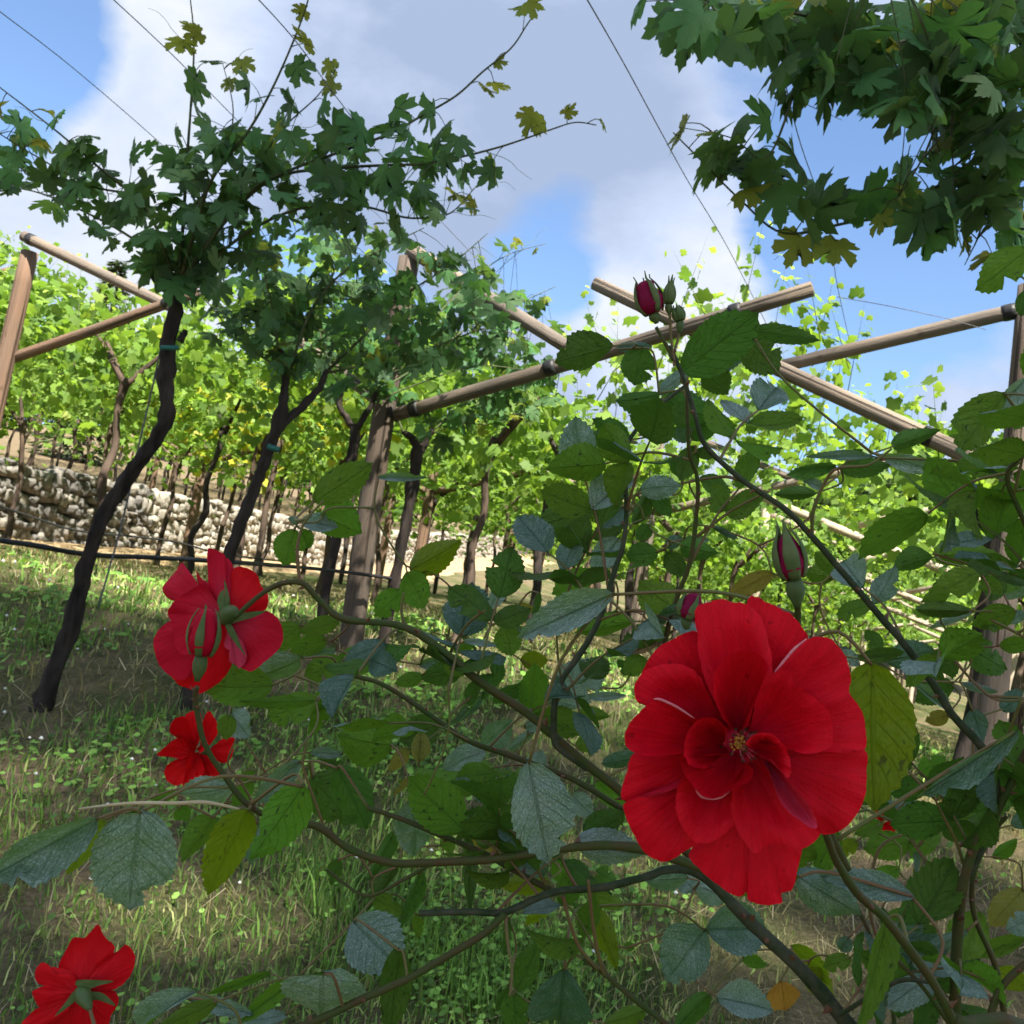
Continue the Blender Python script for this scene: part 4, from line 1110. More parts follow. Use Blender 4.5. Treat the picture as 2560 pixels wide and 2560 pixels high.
C_LIST = [
    ([(372, 1296), (369, 1325), (385, 1400), (412, 1447), (470, 1520), (540, 1550), (600, 1560), (660, 1602), (740, 1628), (820, 1627), (930, 1620), (1090, 1598), (1200, 1600), (1330, 1640)], .56, .60, 5.5, 11, M_CANE, 8),
    ([(446, 1163), (484, 1128), (525, 1103), (570, 1100), (605, 1135), (650, 1168), (760, 1182), (840, 1232), (900, 1282), (1000, 1350), (1080, 1420), (1180, 1500), (1260, 1575), (1330, 1640), (1370, 1693)], .62, .62, 5, 13, M_CANE, 12),
    ([(640, 1270), (719, 1290), (803, 1343), (877, 1394), (960, 1425), (1080, 1470), (1180, 1530), (1280, 1590), (1330, 1640)], .72, .64, 5, 8, M_CANE, 7),
    ([(695, 1525), (749, 1542), (830, 1575), (917, 1612), (977, 1646), (1038, 1679)], .66, .62, 5.5, 7.5, M_CANE, 4),
    ([(790, 1723), (890, 1720), (954, 1720), (1045, 1683), (1125, 1676), (1213, 1656), (1256, 1642), (1310, 1645), (1370, 1693)], .60, .62, 7, 10, M_CANE_GY, 6),
    ([(440, 2010), (540, 1950), (620, 1915), (685, 1884), (769, 1847), (843, 1804), (910, 1763), (954, 1724)], .58, .60, 9, 8, M_CANE, 3),
    ([(1264, 652), (1290, 715), (1312, 785), (1332, 842), (1400, 905), (1480, 960), (1530, 1010), (1590, 1080), (1650, 1150), (1710, 1220), (1760, 1290), (1800, 1352), (1854, 1414), (1880, 1500), (1850, 1600), (1822, 1653)], .55, .62, 4.5, 11, M_CANE_GY, 14),
    ([(1296, 740), (1300, 850), (1315, 900), (1315, 960), (1302, 1060), (1280, 1120), (1255, 1210), (1240, 1330), (1235, 1480), (1260, 1575)], .57, .62, 4, 7, M_CANE, 5),
    ([(1296, 725), (1235, 775), (1190, 826), (1179, 877), (1182, 954), (1176, 1028), (1159, 1078), (1139, 1145), (1112, 1206), (1058, 1287), (1046, 1335), (1046, 1394), (1060, 1415), (1110, 1450)], .60, .62, 4, 9, M_CANE_GY, 8),
    ([(1330, 1640), (1370, 1693), (1444, 1767), (1518, 1837), (1585, 1915), (1660, 2010)], .60, .62, 12, 19, M_CANE_GY, 6),
    ([(1470, 1470), (1540, 1540), (1558, 1572), (1579, 1626), (1619, 1686), (1663, 1726), (1713, 1787), (1760, 1854), (1812, 1950)], .385, .47, 8.5, 11, M_CANE, 3),
    ([(1980, 1340), (1932, 1424), (1888, 1518), (1847, 1579), (1821, 1653), (1810, 1726), (1804, 1820), (1800, 1960)], .60, .62, 7, 14, M_CANE, 7),
    ([(1900, 1540), (1881, 1562), (1851, 1612), (1834, 1669), (1841, 1735), (1880, 1830), (1900, 1960)], .64, .66, 4.5, 7, M_CANE, 4),
    ([(1683, 846), (1639, 877), (1582, 883), (1558, 907), (1535, 961), (1532, 1006)], .56, .59, 2.6, 4.5, M_STALK, 2),
    ([(1286, 912), (1340, 902), (1374, 900), (1407, 910)], .60, .59, 2.6, 4, M_STALK, 1),
    ([(1451, 927), (1384, 961), (1343, 991), (1315, 1012)], .58, .60, 2.6, 3.8, M_STALK, 2),
    ([(1504, 1138), (1506, 1175), (1507, 1230), (1498, 1330), (1500, 1450), (1560, 1560), (1600, 1640)], .43, .46, 7.5, 8.5, M_CANE, 0),
    ([(566, 1100), (561, 1050), (563, 1020), (575, 985), (610, 945)], .62, .62, 4.2, 2.5, M_STALK, 0),
    ([(764, 1182), (757, 1150), (762, 1118)], .64, .64, 3.6, 2.4, M_STALK, 1),
    ([(616, 1640), (690, 1690), (760, 1660), (815, 1628)], .60, .60, 3, 5, M_CANE, 2),
    ([(954, 1726), (958, 1780), (966, 1830), (962, 1880)], .60, .58, 4.5, 3, M_STALK, 0),
    ([(1062, 1690), (1075, 1740), (1095, 1790), (1130, 1830)], .61, .62, 4.2, 4.5, M_STALK, 0),
    ([(1110, 1660), (1118, 1740), (1132, 1815), (1140, 1838)], .60, .62, 4, 4, M_STALK, 0),
    ([(1100, 1810), (1140, 1838), (1190, 1880), (1260, 1935), (1330, 2000)], .62, .63, 4, 8, M_CANE, 3),
    ([(1650, 1870), (1700, 1830), (1660, 1780), (1640, 1700), (1660, 1600), (1720, 1570)], .70, .72, 4, 3.2, M_STALK, 1),
    ([(1655, 1778), (1730, 1850), (1790, 1930), (1820, 1990)], .56, .58, 4.5, 6, M_CANE, 2),
    ([(1810, 1726), (1770, 1660), (1730, 1600), (1700, 1560), (1640, 1530), (1620, 1520)], .62, .66, 5, 2.5, M_STALK, 1),
    ([(1821, 1640), (1805, 1590), (1780, 1540), (1760, 1500)], .62, .60, 4.5, 2.5, M_STALK, 2),
    ([(1932, 1320), (1880, 1320), (1840, 1290), (1800, 1245), (1770, 1215)], .58, .60, 2.5, 3.5, M_STALK, 1),
    ([(1980, 1130), (1932, 1100), (1880, 1085), (1820, 1062), (1760, 1045)], .60, .58, 4, 2.4, M_STALK, 1),
    ([(1980, 1230), (1910, 1190), (1870, 1170)], .60, .59, 4, 2.6, M_STALK, 0),
    ([(1990, 830), (1930, 860), (1900, 900), (1930, 980), (1990, 1130), (1980, 1340)], .56, .60, 3.5, 7, M_CANE, 2),
    ([(1585, 1915), (1640, 1880), (1700, 1850), (1760, 1854)], .58, .50, 5, 5, M_CANE_GY, 2),
    ([(1860, 1960), (1880, 1880), (1920, 1830), (1980, 1790)], .56, .56, 9, 7, M_CANE, 3),
    ([(1690, 1960), (1680, 1880), (1650, 1800), (1640, 1760), (1610, 1700)], .68, .70, 5, 4, M_CANE, 3),
    ([(850, 1230), (880, 1180), (915, 1152)], .64, .60, 3.5, 2.4, M_STALK, 2),
    ([(835, 1245), (850, 1180), (862, 1140)], .66, .66, 3.2, 2.2, M_STALK, 1),
    ([(1060, 1290), (1052, 1230), (1050, 1165)], .66, .64, 3, 2.2, M_STALK, 1),
    ([(845, 1290), (848, 1360), (836, 1420), (800, 1500)], .60, .60, 2.6, 2.2, M_STALK, 0),
    ([(480, 1520), (452, 1470), (430, 1440), (445, 1395)], .58, .57, 3.0, 2.0, M_STALK, 0),
    ([(612, 1562), (590, 1500), (572, 1445), (580, 1400)], .60, .60, 3.2, 2.2, M_STALK, 1),
]
for c in C_LIST: cane(*c)

# --- leaflets
def leaflet_mesh(name, mat, seed, fold, droop, twist=0.0, teeth=11, bite=None, sharp=1.0):
    r = random.Random(seed); V = []; UVs = []; Fc = []
    n = teeth * 2
    cols = (-1.0, -.55, 0.0, .55, 1.0)
    for i in range(n + 1):
        v = i / n
        w = 0.5 * (math.sin(math.pi * min(1, v) ** (0.82)) ** (0.72 * sharp)) if 0 < v < 1 else 0.0
        if v > .82: w *= 1 - .25 * (v - .82) / .18
        saw = (.022 if i % 2 == 0 else -.016) * (1 if 2 < i < n - 1 else .3)
        for c in cols:
            x = c * (w + (saw * (1 if abs(c) == 1 else 0)) + r.uniform(-.006, .006) * (abs(c) == 1))
            if bite and c * bite[0] > 0 and abs(v - bite[1]) < bite[2]: x *= (.35 + .6 * abs(v - bite[1]) / bite[2])
            y = v + (.018 if (abs(c) == 1 and i % 2 == 0) else 0) + .06 * abs(x)
            z = fold * abs(x) - droop * v * v + 0.035 * math.sin(9 * v + 5 * c + seed) * abs(c) + twist * x * (v - .4) + .02 * math.sin(23 * v + seed) * (abs(c) == .55)
            V.append((x, y, z)); UVs.append((c * .5, v))
    for i in range(n):
        for j in range(4):
            a = i * 5 + j; Fc.append((a, a + 1, a + 6, a + 5))
    me = mesh_from(name, V, Fc, mat)
    uv = me.uv_layers.new(name='UVMap')
    for l in me.loops: uv.data[l.index].uv = UVs[l.vertex_index]
    if me.polygons[10].normal.z < 0: me.flip_normals()
    return me
VAR = [(.14, .16, .2), (.42, .05, -.4), (-.18, .32, .3), (.08, -.18, .6), (.62, .30, .1), (-.38, .50, -.5)]
LEAFM = {}
def leaf_meshes(key, mat):
    LEAFM[key] = [leaflet_mesh('leaflet', mat, i * 7 + len(LEAFM), *VAR[i], bite=((1, .55, .07) if i == 3 else ((-1, .75, .06) if i == 1 else None))) for i in range(6)]
for k_, m_ in (('g', M_LEAF), ('d', M_LEAF_DK), ('y', M_LEAF_YE), ('b', M_LEAF_BR), ('o', M_LEAF_OR), ('l', M_LEAF_BRIGHT)): leaf_meshes(k_, m_)
BITE = leaflet_mesh('leaflet', M_LEAF, 3, .06, .10, .1, 13, (-1, .80, .13), .8)
LEAVES = []                             # (base point, matrix, mesh)
def leaf(t, bx, by, tx, ty, w, side, kind='g', z=None, me=None, roll=None):
    k = TK if t is not None else 1.32505
    ox, oy = TO[t] if t is not None else (0, 0)
    b = (ox + bx * k, oy + by * k); e = (ox + tx * k, oy + ty * k)
    ln = math.hypot(e[0] - b[0], e[1] - b[1]); wp = w * k
    if z is None:
        z = .050 * F / max(ln, wp * 1.35)
        z = max(.46, min(.86, z)) * rb.uniform(.97, 1.05)
    B0 = P(b[0], b[1], z)
    ratio = max(1.0, 1.25 * wp / ln)                  # foreshortened when wider than long
    dz = math.sqrt(max(0, min(ratio, 1.9) ** 2 - 1)) * ln / F * z * rb.choice((-1, 1)) + rb.uniform(-.25, .25) * ln / F * z
    z2 = max(.42, z + dz) 
    E = P(e[0], e[1], z2)
    y = E - B0; L = y.length
    tocam = (CAMLOC - B0).normalized()
    rl = rb.uniform(-.45, .45) if roll is None else roll
    zh = Matrix.Rotation(rl, 3, y.normalized()) @ tocam
    if side == 'U': zh = -zh
    W_ = (wp / F * z) / max(.55, math.cos(rl)) * 1.08
    mw = Matrix.Translation(B0) @ basis(y, zh) @ Matrix.Diagonal((W_, L, L * .8, 1))
    LEAVES.append((B0, mw, me or LEAFM[kind][rb.randrange(6)]))
# leaflets read off the photograph: (tile, base x, y, tip x, y, width, side up/under, kind)
for a in [
    # around the top buds (full-frame units)
    (None, 1285, 705, 1402, 594, 92, 'U', 'd'), (None, 1408, 632, 1472, 704, 74, 'U', 'd'), (None, 1410, 622, 1545, 640, 34, 'U', 'd'), (None, 1402, 640, 1350, 704, 44, 'T', 'd'),
    (None, 1332, 700, 1372, 737, 52, 'U', 'd'), (None, 1158, 652, 1046, 682, 66, 'U', 'd'), (None, 1212, 652, 1192, 726, 62, 'U', 'd'), (None, 1160, 655, 1235, 642, 22, 'T', 'd'),
    (None, 1246, 742, 1160, 766, 44, 'U', 'd'), (None, 1240, 745, 1312, 692, 26, 'T', 'g'), (None, 1252, 752, 1345, 792, 66, 'U', 'd'), (None, 1240, 770, 1240, 840, 36, 'U', 'd'),
    (None, 1190, 832, 1118, 790, 38, 'U', 'd'), (None, 1190, 836, 1112, 822, 38, 'U', 'd'), (None, 1290, 790, 1296, 838, 46, 'T', 'd'), (None, 1310, 840, 1276, 900, 40, 'U', 'd'), (None, 1300, 760, 1272, 800, 40, 'U', 'd'),
    # tile 4
    (4, 1430, 960, 1080, 1040, 170, 'U', 'd'), (4, 1590, 930, 1420, 985, 95, 'U', 'd'), (4, 1600, 930, 1480, 1055, 110, 'T', 'd'), (4, 1590, 1030, 1420, 1140, 100, 'U', 'd'),
    (4, 1570, 1110, 1420, 1320, 140, 'T', 'g'), (4, 1680, 840, 1930, 820, 130, 'T', 'g'), (4, 1760, 860, 1860, 980, 90, 'U', 'd'), (4, 1640, 1040, 1760, 810, 85, 'U', 'd'), (4, 1750, 1040, 1665, 1120, 85, 'U', 'd'),
    (4, 1790, 1190, 1600, 1215, 130, 'U', 'd'), (4, 1790, 1190, 1600, 1285, 45, 'T', 'g'), (4, 1830, 1190, 1935, 1330, 110, 'U', 'd'), (4, 1820, 1160, 1935, 1120, 70, 'T', 'd'),
    (4, 1550, 1420, 1000, 1670, 190, 'T', 'g'), (4, 1430, 1300, 1190, 1430, 135, 'U', 'g'), (4, 825, 1520, 960, 1330, 80, 'T', 'g'), (4, 390, 1290, 670, 1140, 165, 'U', 'l'), (4, 372, 1300, 495, 1495, 165, 'U', 'g'),
    (4, 350, 1405, 195, 1545, 140, 'U', 'g'), (4, 500, 1290, 350, 1350, 34, 'T', 'g'), (4, 205, 770, 490, 772, 46, 'T', 'g'), (4, 1870, 1500, 1680, 1360, 210, 'U', 'g'), (4, 1660, 1580, 1320, 1640, 115, 'U', 'g'),
    (4, 1870, 1640, 1580, 1690, 125, 'U', 'd'), (4, 1830, 1590, 1650, 1645, 40, 'T', 'g'), (4, 1790, 1705, 1600, 1745, 90, 'T', 'b'), (4, 1010, 1800, 1175, 1800, 100, 'U', 'l'), (4, 930, 1600, 960, 1775, 150, 'U', 'g'),
    (4, 920, 1590, 1110, 1650, 46, 'T', 'g'), (4, 690, 1690, 885, 1712, 40, 'T', 'g'), (4, 760, 1700, 635, 1750, 60, 'U', 'g'), (4, 620, 1580, 770, 1740, 36, 'U', 'd'), (4, 440, 1825, 585, 1785, 55, 'T', 'g'),
    (4, 280, 1745, 10, 1875, 130, 'U', 'g'), (4, 150, 1770, -20, 1790, 80, 'U', 'g'), (4, 690, 1850, 465, 1900, 130, 'U', 'd'), (4, 470, 1880, 310, 1935, 80, 'U', 'g'), (4, 600, 1780, 690, 1880, 110, 'U', 'g'),
    (4, 980, 1490, 1120, 1540, 50, 'U', 'y'), (4, 1120, 1410, 1090, 1560, 40, 'U', 'd'), (4, 1560, 1520, 1480, 1640, 80, 'U', 'd'), (4, 1730, 1800, 1580, 1860, 120, 'U', 'g'), (4, 1640, 1880, 1560, 1800, 70, 'U', 'd'),
    (None, 590, 948, 702, 874, 62, 'U', 'g'), (None, 604, 972, 676, 996, 74, 'U', 'g'), (3, 1690, 1015, 1895, 1050, 100, 'T', 'g'), (3, 1680, 1030, 1610, 1010, 40, 'T', 'g'), (3, 1655, 1060, 1590, 1262, 165, 'U', 'g'), (3, 1690, 1060, 1720, 1150, 90, 'U', 'g'),
    (3, 1690, 1600, 1490, 1742, 140, 'U', 'g'), (3, 1910, 1570, 1690, 1640, 100, 'U', 'g'), (None, 573, 1240, 462, 1310, 54, 'T', 'g'), (3, 1900, 1740, 1660, 1770, 60, 'T', 'g'), (3, 1840, 1680, 1640, 1730, 110, 'U', 'g'), (3, 1932, 1800, 1700, 1880, 140, 'U', 'g'),
    # tile 6
    (6, 1540, 30, 1150, 60, 220, 'U', 'g', .68), (6, 1790, 110, 1370, 140, 70, 'U', 'g'), (6, 1790, 120, 1490, 190, 170, 'U', 'g'), (6, 1290, 175, 1400, 322, 150, 'T', 'g'), (6, 1285, 190, 1265, 335, 100, 'U', 'g'),
    (6, 1690, 450, 1418, 712, 120, 'T', 'g'), (6, 1745, 540, 1990, 800, 270, 'U', 'd'), (6, 1710, 580, 1415, 1000, 240, 'U', 'g'), (6, 1450, 800, 1390, 1060, 110, 'T', 'g'), (6, 1400, 725, 1165, 1155, 220, 'U', 'l'),
    (6, 1210, 765, 1025, 985, 140, 'U', 'g'), (6, 1315, 600, 960, 692, 150, 'T', 'g'), (6, 1000, 640, 845, 680, 60, 'U', 'g'), (6, 990, 720, 1060, 790, 90, 'U', 'g'), (6, 560, 770, -60, 1120, 240, 'T', 'g'), (6, 590, 775, 385, 1075, 100, 'U', 'l'),
    (6, 1120, 1740, 690, 1980, 120, 'T', 'g'), (6, 1230, 1800, 890, 1960, 100, 'U', 'g'), (6, 1060, 1795, 1425, 1875, 85, 'T', 'g'), (6, 1690, 1650, 1425, 1875, 95, 'U', 'g'), (6, 1530, 1640, 1205, 1745, 50, 'U', 'g'), (6, 1620, 1880, 1280, 1940, 90, 'T', 'g'),
    (None, 610, 1834, 596, 1990, 152, 'T', 'g', .575), (6, 1880, 20, 1760, 200, 90, 'U', 'g'), (6, 1932, 420, 1730, 400, 60, 'T', 'g'), (6, 1800, 420, 1932, 520, 90, 'U', 'd'), (6, 1850, 90, 1740, 330, 90, 'U', 'g'),
    (6, 1330, 560, 1440, 500, 40, 'U', 'g'), (6, 1420, 560, 1320, 700, 90, 'U', 'g'), (6, 1900, 1000, 1860, 1150, 80, 'U', 'd'),
    # tile 7
    (7, 70, 1350, 330, 1610, 310, 'T', 'g'), (7, 330, 1500, 290, 1960, 170, 'U', 'd'), (7, 410, 660, 430, 1030, 205, 'T', 'g'), (7, 440, 460, 462, 285, 100, 'T', 'y'), (7, 388, 380, 285, 525, 80, 'T', 'y'), (7, 405, 540, 300, 640, 40, 'T', 'y'),
    (7, 800, 370, 965, 240, 140, 'T', 'g'), (7, 825, 390, 565, 505, 145, 'T', 'g'), (7, 1030, 270, 1245, 180, 105, 'T', 'g'), (7, 1110, 275, 945, 435, 55, 'T', 'g'), (7, 990, 440, 785, 695, 55, 'T', 'g'), (7, 1055, 450, 1175, 1025, 320, 'T', 'g'),
    (7, 1070, 540, 1130, 420, 110, 'T', 'g'), (7, 965, 620, 735, 650, 120, 'T', 'd'), (7, 1320, 900, 1725, 1035, 190, 'T', 'g'), (7, 300, 365, -10, 320, 250, 'U', 'g'), (7, -20, 480, 155, 835, 200, 'U', 'd'), (7, 560, 240, 335, 330, 170, 'U', 'd'),
    (7, 712, 868, 735, 1285, 75, 'U', 'd'), (7, 720, 850, 935, 930, 120, 'U', 'y'), (7, 330, 1040, 150, 1265, 80, 'U', 'd'), (7, 310, 840, 155, 1125, 90, 'U', 'd'), (7, 450, 1070, 355, 1375, 80, 'U', 'd'), (7, 1185, 1120, 875, 1145, 110, 'U', 'l'),
    (7, 1190, 1235, 1038, 1395, 80, 'U', 'l'), (7, 1410, 1255, 1555, 1625, 120, 'U', 'l'), (7, 985, 1750, 1155, 1455, 130, 'U', 'd'), (7, 975, 1750, 990, 1995, 150, 'U', 'd'), (7, 1260, 1615, 1225, 2000, 330, 'T', 'd'), (7, 1400, 1200, 1615, 1270, 95, 'U', 'g'),
    (7, 1700, 425, 1485, 505, 90, 'T', 'd'), (7, 1325, 210, 1505, 190, 78, 'U', 'g'), (7, 1365, 95, 1605, 88, 50, 'T', 'g'), (7, 1320, 380, 1475, 320, 95, 'U', 'g'), (7, 1960, 1110, 1735, 1155, 125, 'T', 'g'), (7, 1420, 1400, 1300, 1230, 40, 'U', 'd'),
    (7, 1350, 40, 1240, 70, 60, 'T', 'b'), (7, 1210, 60, 1085, 25, 55, 'U', 'b'), (7, 500, 600, 640, 540, 60, 'U', 'g'), (7, 640, 600, 740, 640, 110, 'U', 'g'), (7, 1440, 560, 1590, 700, 120, 'U', 'g'), (7, 900, 700, 990, 860, 140, 'U', 'd'),
    (7, 560, 930, 660, 900, 100, 'U', 'g'), (7, 1200, 1010, 1300, 1160, 110, 'U', 'g'), (7, 1430, 1080, 1560, 1130, 110, 'U', 'd'), (7, 180, 1220, 360, 1310, 110, 'U', 'g'), (7, 1290, 640, 1420, 760, 120, 'T', 'g'), (7, 450, 600, 330, 560, 40, 'U', 'g'),
    (7, 950, 1720, 880, 1820, 60, 'U', 'd'), (7, 950, 1330, 925, 1520, 40, 'U', 'd'), (7, 430, 1310, 450, 1460, 60, 'U', 'g'), (7, 1600, 1510, 1650, 1490, 50, 'U', 'g'), (7, 1480, 1930, 1720, 1860, 120, 'U', 'g'),
    # tile 8
    (8, 150, 1395, -80, 1690, 270, 'T', 'g'), (8, 140, 1400, 515, 1395, 260, 'T', 'g'), (8, 200, 1785, 535, 1835, 175, 'T', 'g'), (8, 80, 1150, 295, 1225, 120, 'T', 'g'), (8, 90, 1180, -10, 1100, 110, 'T', 'g'), (8, 165, 1760, -30, 1960, 110, 'U', 'd'),
    (8, 560, 1690, 600, 1885, 180, 'T', 'o'), (8, 650, 1095, 1110, 1400, 220, 'T', 'g'), (8, 1320, 1220, 815, 1080, 140, 'T', 'g'), (8, 1170, 1315, 1000, 1980, 130, 'U', 'g'), (8, 1150, 1330, 1330, 1290, 60, 'U', 'g'),
    (8, 1290, 10, 1560, 190, 70, 'T', 'g'), (8, 1540, 20, 1310, 110, 140, 'U', 'd'), (8, 1512, 190, 1378, 232, 85, 'U', 'y'), (8, 1340, 525, 1492, 425, 105, 'U', 'g'), (8, 1900, 280, 1350, 660, 110, 'T', 'g'), (8, 1640, 520, 1420, 660, 120, 'U', 'g'), (8, 1430, 725, 1178, 690, 85, 'T', 'd'),
    (8, 1470, 765, 1705, 780, 95, 'U', 'g'), (8, 1860, 445, 1690, 800, 200, 'U', 'd'), (8, 1300, 905, 1025, 955, 150, 'U', 'g'), (8, 1300, 860, 1445, 970, 190, 'U', 'g'), (8, 1140, 800, 990, 880, 90, 'U', 'g'), (8, 1240, 1060, 1060, 1140, 90, 'U', 'g'), (8, 1340, 1180, 1535, 1305, 115, 'T', 'g'),
    (8, 1625, 1400, 1275, 1625, 80, 'T', 'g'), (8, 1700, 1300, 1560, 1610, 200, 'U', 'g'), (8, 620, 1490, 800, 1625, 140, 'U', 'l'), (8, 965, 1560, 805, 1600, 90, 'U', 'g'), (8, 700, 1620, 890, 1800, 140, 'U', 'l'), (8, 1932, 1170, 1740, 1390, 150, 'T', 'y'), (8, 1990, 1340, 1825, 1400, 120, 'T', 'g'),
    (8, 1640, 160, 1690, 340, 110, 'T', 'd'), (8, 1800, 170, 1970, 70, 100, 'T', 'd'), (8, 1560, 10, 1860, 30, 45, 'T', 'g'), (8, 1900, 560, 1990, 700, 150, 'U', 'd'), (8, 1620, 810, 1800, 760, 90, 'U', 'd'), (8, 1860, 820, 1970, 760, 80, 'T', 'd'), (8, 1480, 640, 1620, 700, 60, 'T', 'd'),
    (8, 1300, 600, 1170, 580, 80, 'U', 'g'), (8, 1240, 540, 1330, 640, 100, 'U', 'g'), (8, 1000, 900, 880, 980, 80, 'U', 'l'), (8, 830, 940, 690, 990, 60, 'T', 'g'), (8, 1640, 1560, 1900, 1480, 90, 'U', 'g'), (8, 1760, 1620, 1932, 1700, 120, 'U', 'l'), (8, 1130, 1480, 1330, 1600, 160, 'T', 'd'),
    (8, 1250, 1480, 1440, 1400, 120, 'U', 'd'), (8, 950, 1440, 900, 1530, 80, 'T', 'd'), (8, 1180, 1700, 1060, 1560, 100, 'T', 'g'), (8, 1440, 1700, 1250, 1650, 120, 'U', 'd'), (8, 340, 1560, 470, 1600, 70, 'U', 'g'), (8, 1750, 1000, 1900, 900, 70, 'U', 'g'),
    # tile 5
    (5, 880, 705, 548, 712, 76, 'U', 'd'), (5, 1110, 660, 718, 638, 50, 'T', 'g'), (5, 1115, 640, 1485, 755, 90, 'T', 'g'), (5, 1190, 600, 1425, 508, 95, 'U', 'd'), (5, 890, 725, 1175, 705, 110, 'U', 'd'), (5, 930, 690, 1010, 620, 70, 'U', 'd'), (5, 770, 862, 528, 862, 75, 'U', 'd'), (5, 805, 832, 690, 788, 55, 'T', 'g'),
    (5, 110, 770, 265, 865, 100, 'U', 'd'), (5, 150, 890, 312, 930, 46, 'U', 'd'), (5, 170, 1040, 315, 1130, 36, 'T', 'd'), (5, 0, 1150, 190, 1200, 120, 'U', 'd'), (5, 10, 1120, 180, 1120, 40, 'T', 'g'), (5, 530, 1305, 262, 1432, 105, 'U', 'y'), (5, 880, 1335, 1022, 1250, 130, 'U', 'g'), (5, 865, 1335, 698, 1300, 110, 'U', 'g'),
    (5, 870, 1310, 760, 1190, 100, 'U', 'g'), (5, 1420, 1222, 1183, 1262, 125, 'U', 'd'), (5, 1430, 1205, 1748, 1200, 140, 'U', 'g'), (5, 1690, 1290, 1385, 1465, 145, 'U', 'g'), (5, 1935, 1310, 1655, 1435, 150, 'U', 'g'), (5, 1920, 1270, 1700, 1275, 40, 'T', 'g'), (5, 1800, 1310, 1740, 1470, 110, 'U', 'd'),
    (5, 1650, 1522, 1297, 1508, 90, 'U', 'd'), (5, 1650, 1522, 1408, 1612, 45, 'T', 'g'), (5, 1890, 1520, 1648, 1605, 135, 'U', 'g'), (5, 1960, 1040, 1840, 1160, 110, 'U', 'g'), (5, 1945, 850, 1770, 985, 165, 'U', 'g'), (5, 1950, 1040, 1780, 1040, 85, 'U', 'g'), (5, 1912, 690, 1488, 662, 170, 'U', 'g'), (5, 1835, 290, 1555, 625, 210, 'U', 'g'),
    (5, 1945, 215, 1735, 440, 100, 'T', 'g'), (5, 1960, 290, 1880, 530, 150, 'U', 'g'), (2, 1960, 1390, 1688, 1605, 190, 'U', 'g'), (2, 1800, 1510, 1695, 1610, 45, 'T', 'g'), (2, 1960, 1620, 1910, 1780, 90, 'U', 'd'), (5, 1135, 1745, 1050, 1630, 85, 'U', 'd'), (5, 990, 1790, 1235, 1770, 80, 'U', 'd'), (5, 1155, 1800, 1455, 1775, 150, 'T', 'd'),
    (5, 1550, 1760, 1375, 1905, 170, 'U', 'd'), (5, 1610, 1720, 1865, 1855, 170, 'U', 'd'), (5, 1790, 1720, 1960, 1700, 90, 'U', 'g'), (5, 1815, 1580, 1960, 1530, 70, 'T', 'g'), (5, 900, 1745, 1005, 1830, 80, 'T', 'g'), (5, 1480, 1620, 1690, 1680, 60, 'T', 'd'), (5, 1840, 1380, 1945, 1440, 120, 'T', 'g'), (5, 1690, 1330, 1800, 1420, 80, 'U', 'g'),
    (5, 30, 770, -60, 660, 90, 'U', 'd'), (5, 90, 620, 190, 640, 70, 'U', 'd'), (5, 60, 560, 200, 440, 90, 'U', 'd'), (5, 1700, 560, 1640, 400, 120, 'U', 'd'), (5, 1760, 1560, 1720, 1640, 90, 'U', 'g'),
]: leaf(*a)
leaf(6, 790, 722, 715, 1315, 430, 'T', 'g', .47, BITE, .12)
leaf(8, 1080, -110, 1085, 700, 430, 'U', 'l', .42, LEAFM['l'][0], -.05)

def grow_stalks():
    tree_pts = list(NODES); todo = list(range(len(LEAVES)))
    arr = np.array([tuple(p) for p in tree_pts])
    best = {}
    for i in todo:
        d = ((arr - np.array(tuple(LEAVES[i][0]))) ** 2).sum(1); j = int(d.argmin()); best[i] = (d[j], arr[j])
    while todo:
        i = min(todo, key=lambda k: best[k][0]); todo.remove(i)
        b, mw, me = LEAVES[i]; src = Vector(best[i][1])
        lf = obj('leaf', me, BUSH, mw)
        ydir = Vector((mw[0][1], mw[1][1], mw[2][1])).normalized()
        ln = (b - src).length
        if ln > .0015:
            mid = src.lerp(b, .55) - ydir * min(.012, ln * .3)
            pts = [(src, .0011), (mid, .0009), (b + ydir * .002, .0008)]
            sp = spline(pts, 5)
            V, Fc = tube_data(sp, 5)
            obj('leaf_stalk', mesh_from('leaf_stalk', V, Fc, M_STALK), lf)
            new = np.array([tuple(p) for p, _ in sp[2:]])
        else: new = np.array([tuple(b)])
        for k in todo:
            d = ((new - np.array(tuple(LEAVES[k][0]))) ** 2).sum(1); j = int(d.argmin())
            if d[j] < best[k][0]: best[k] = (d[j], new[j])
grow_stalks()

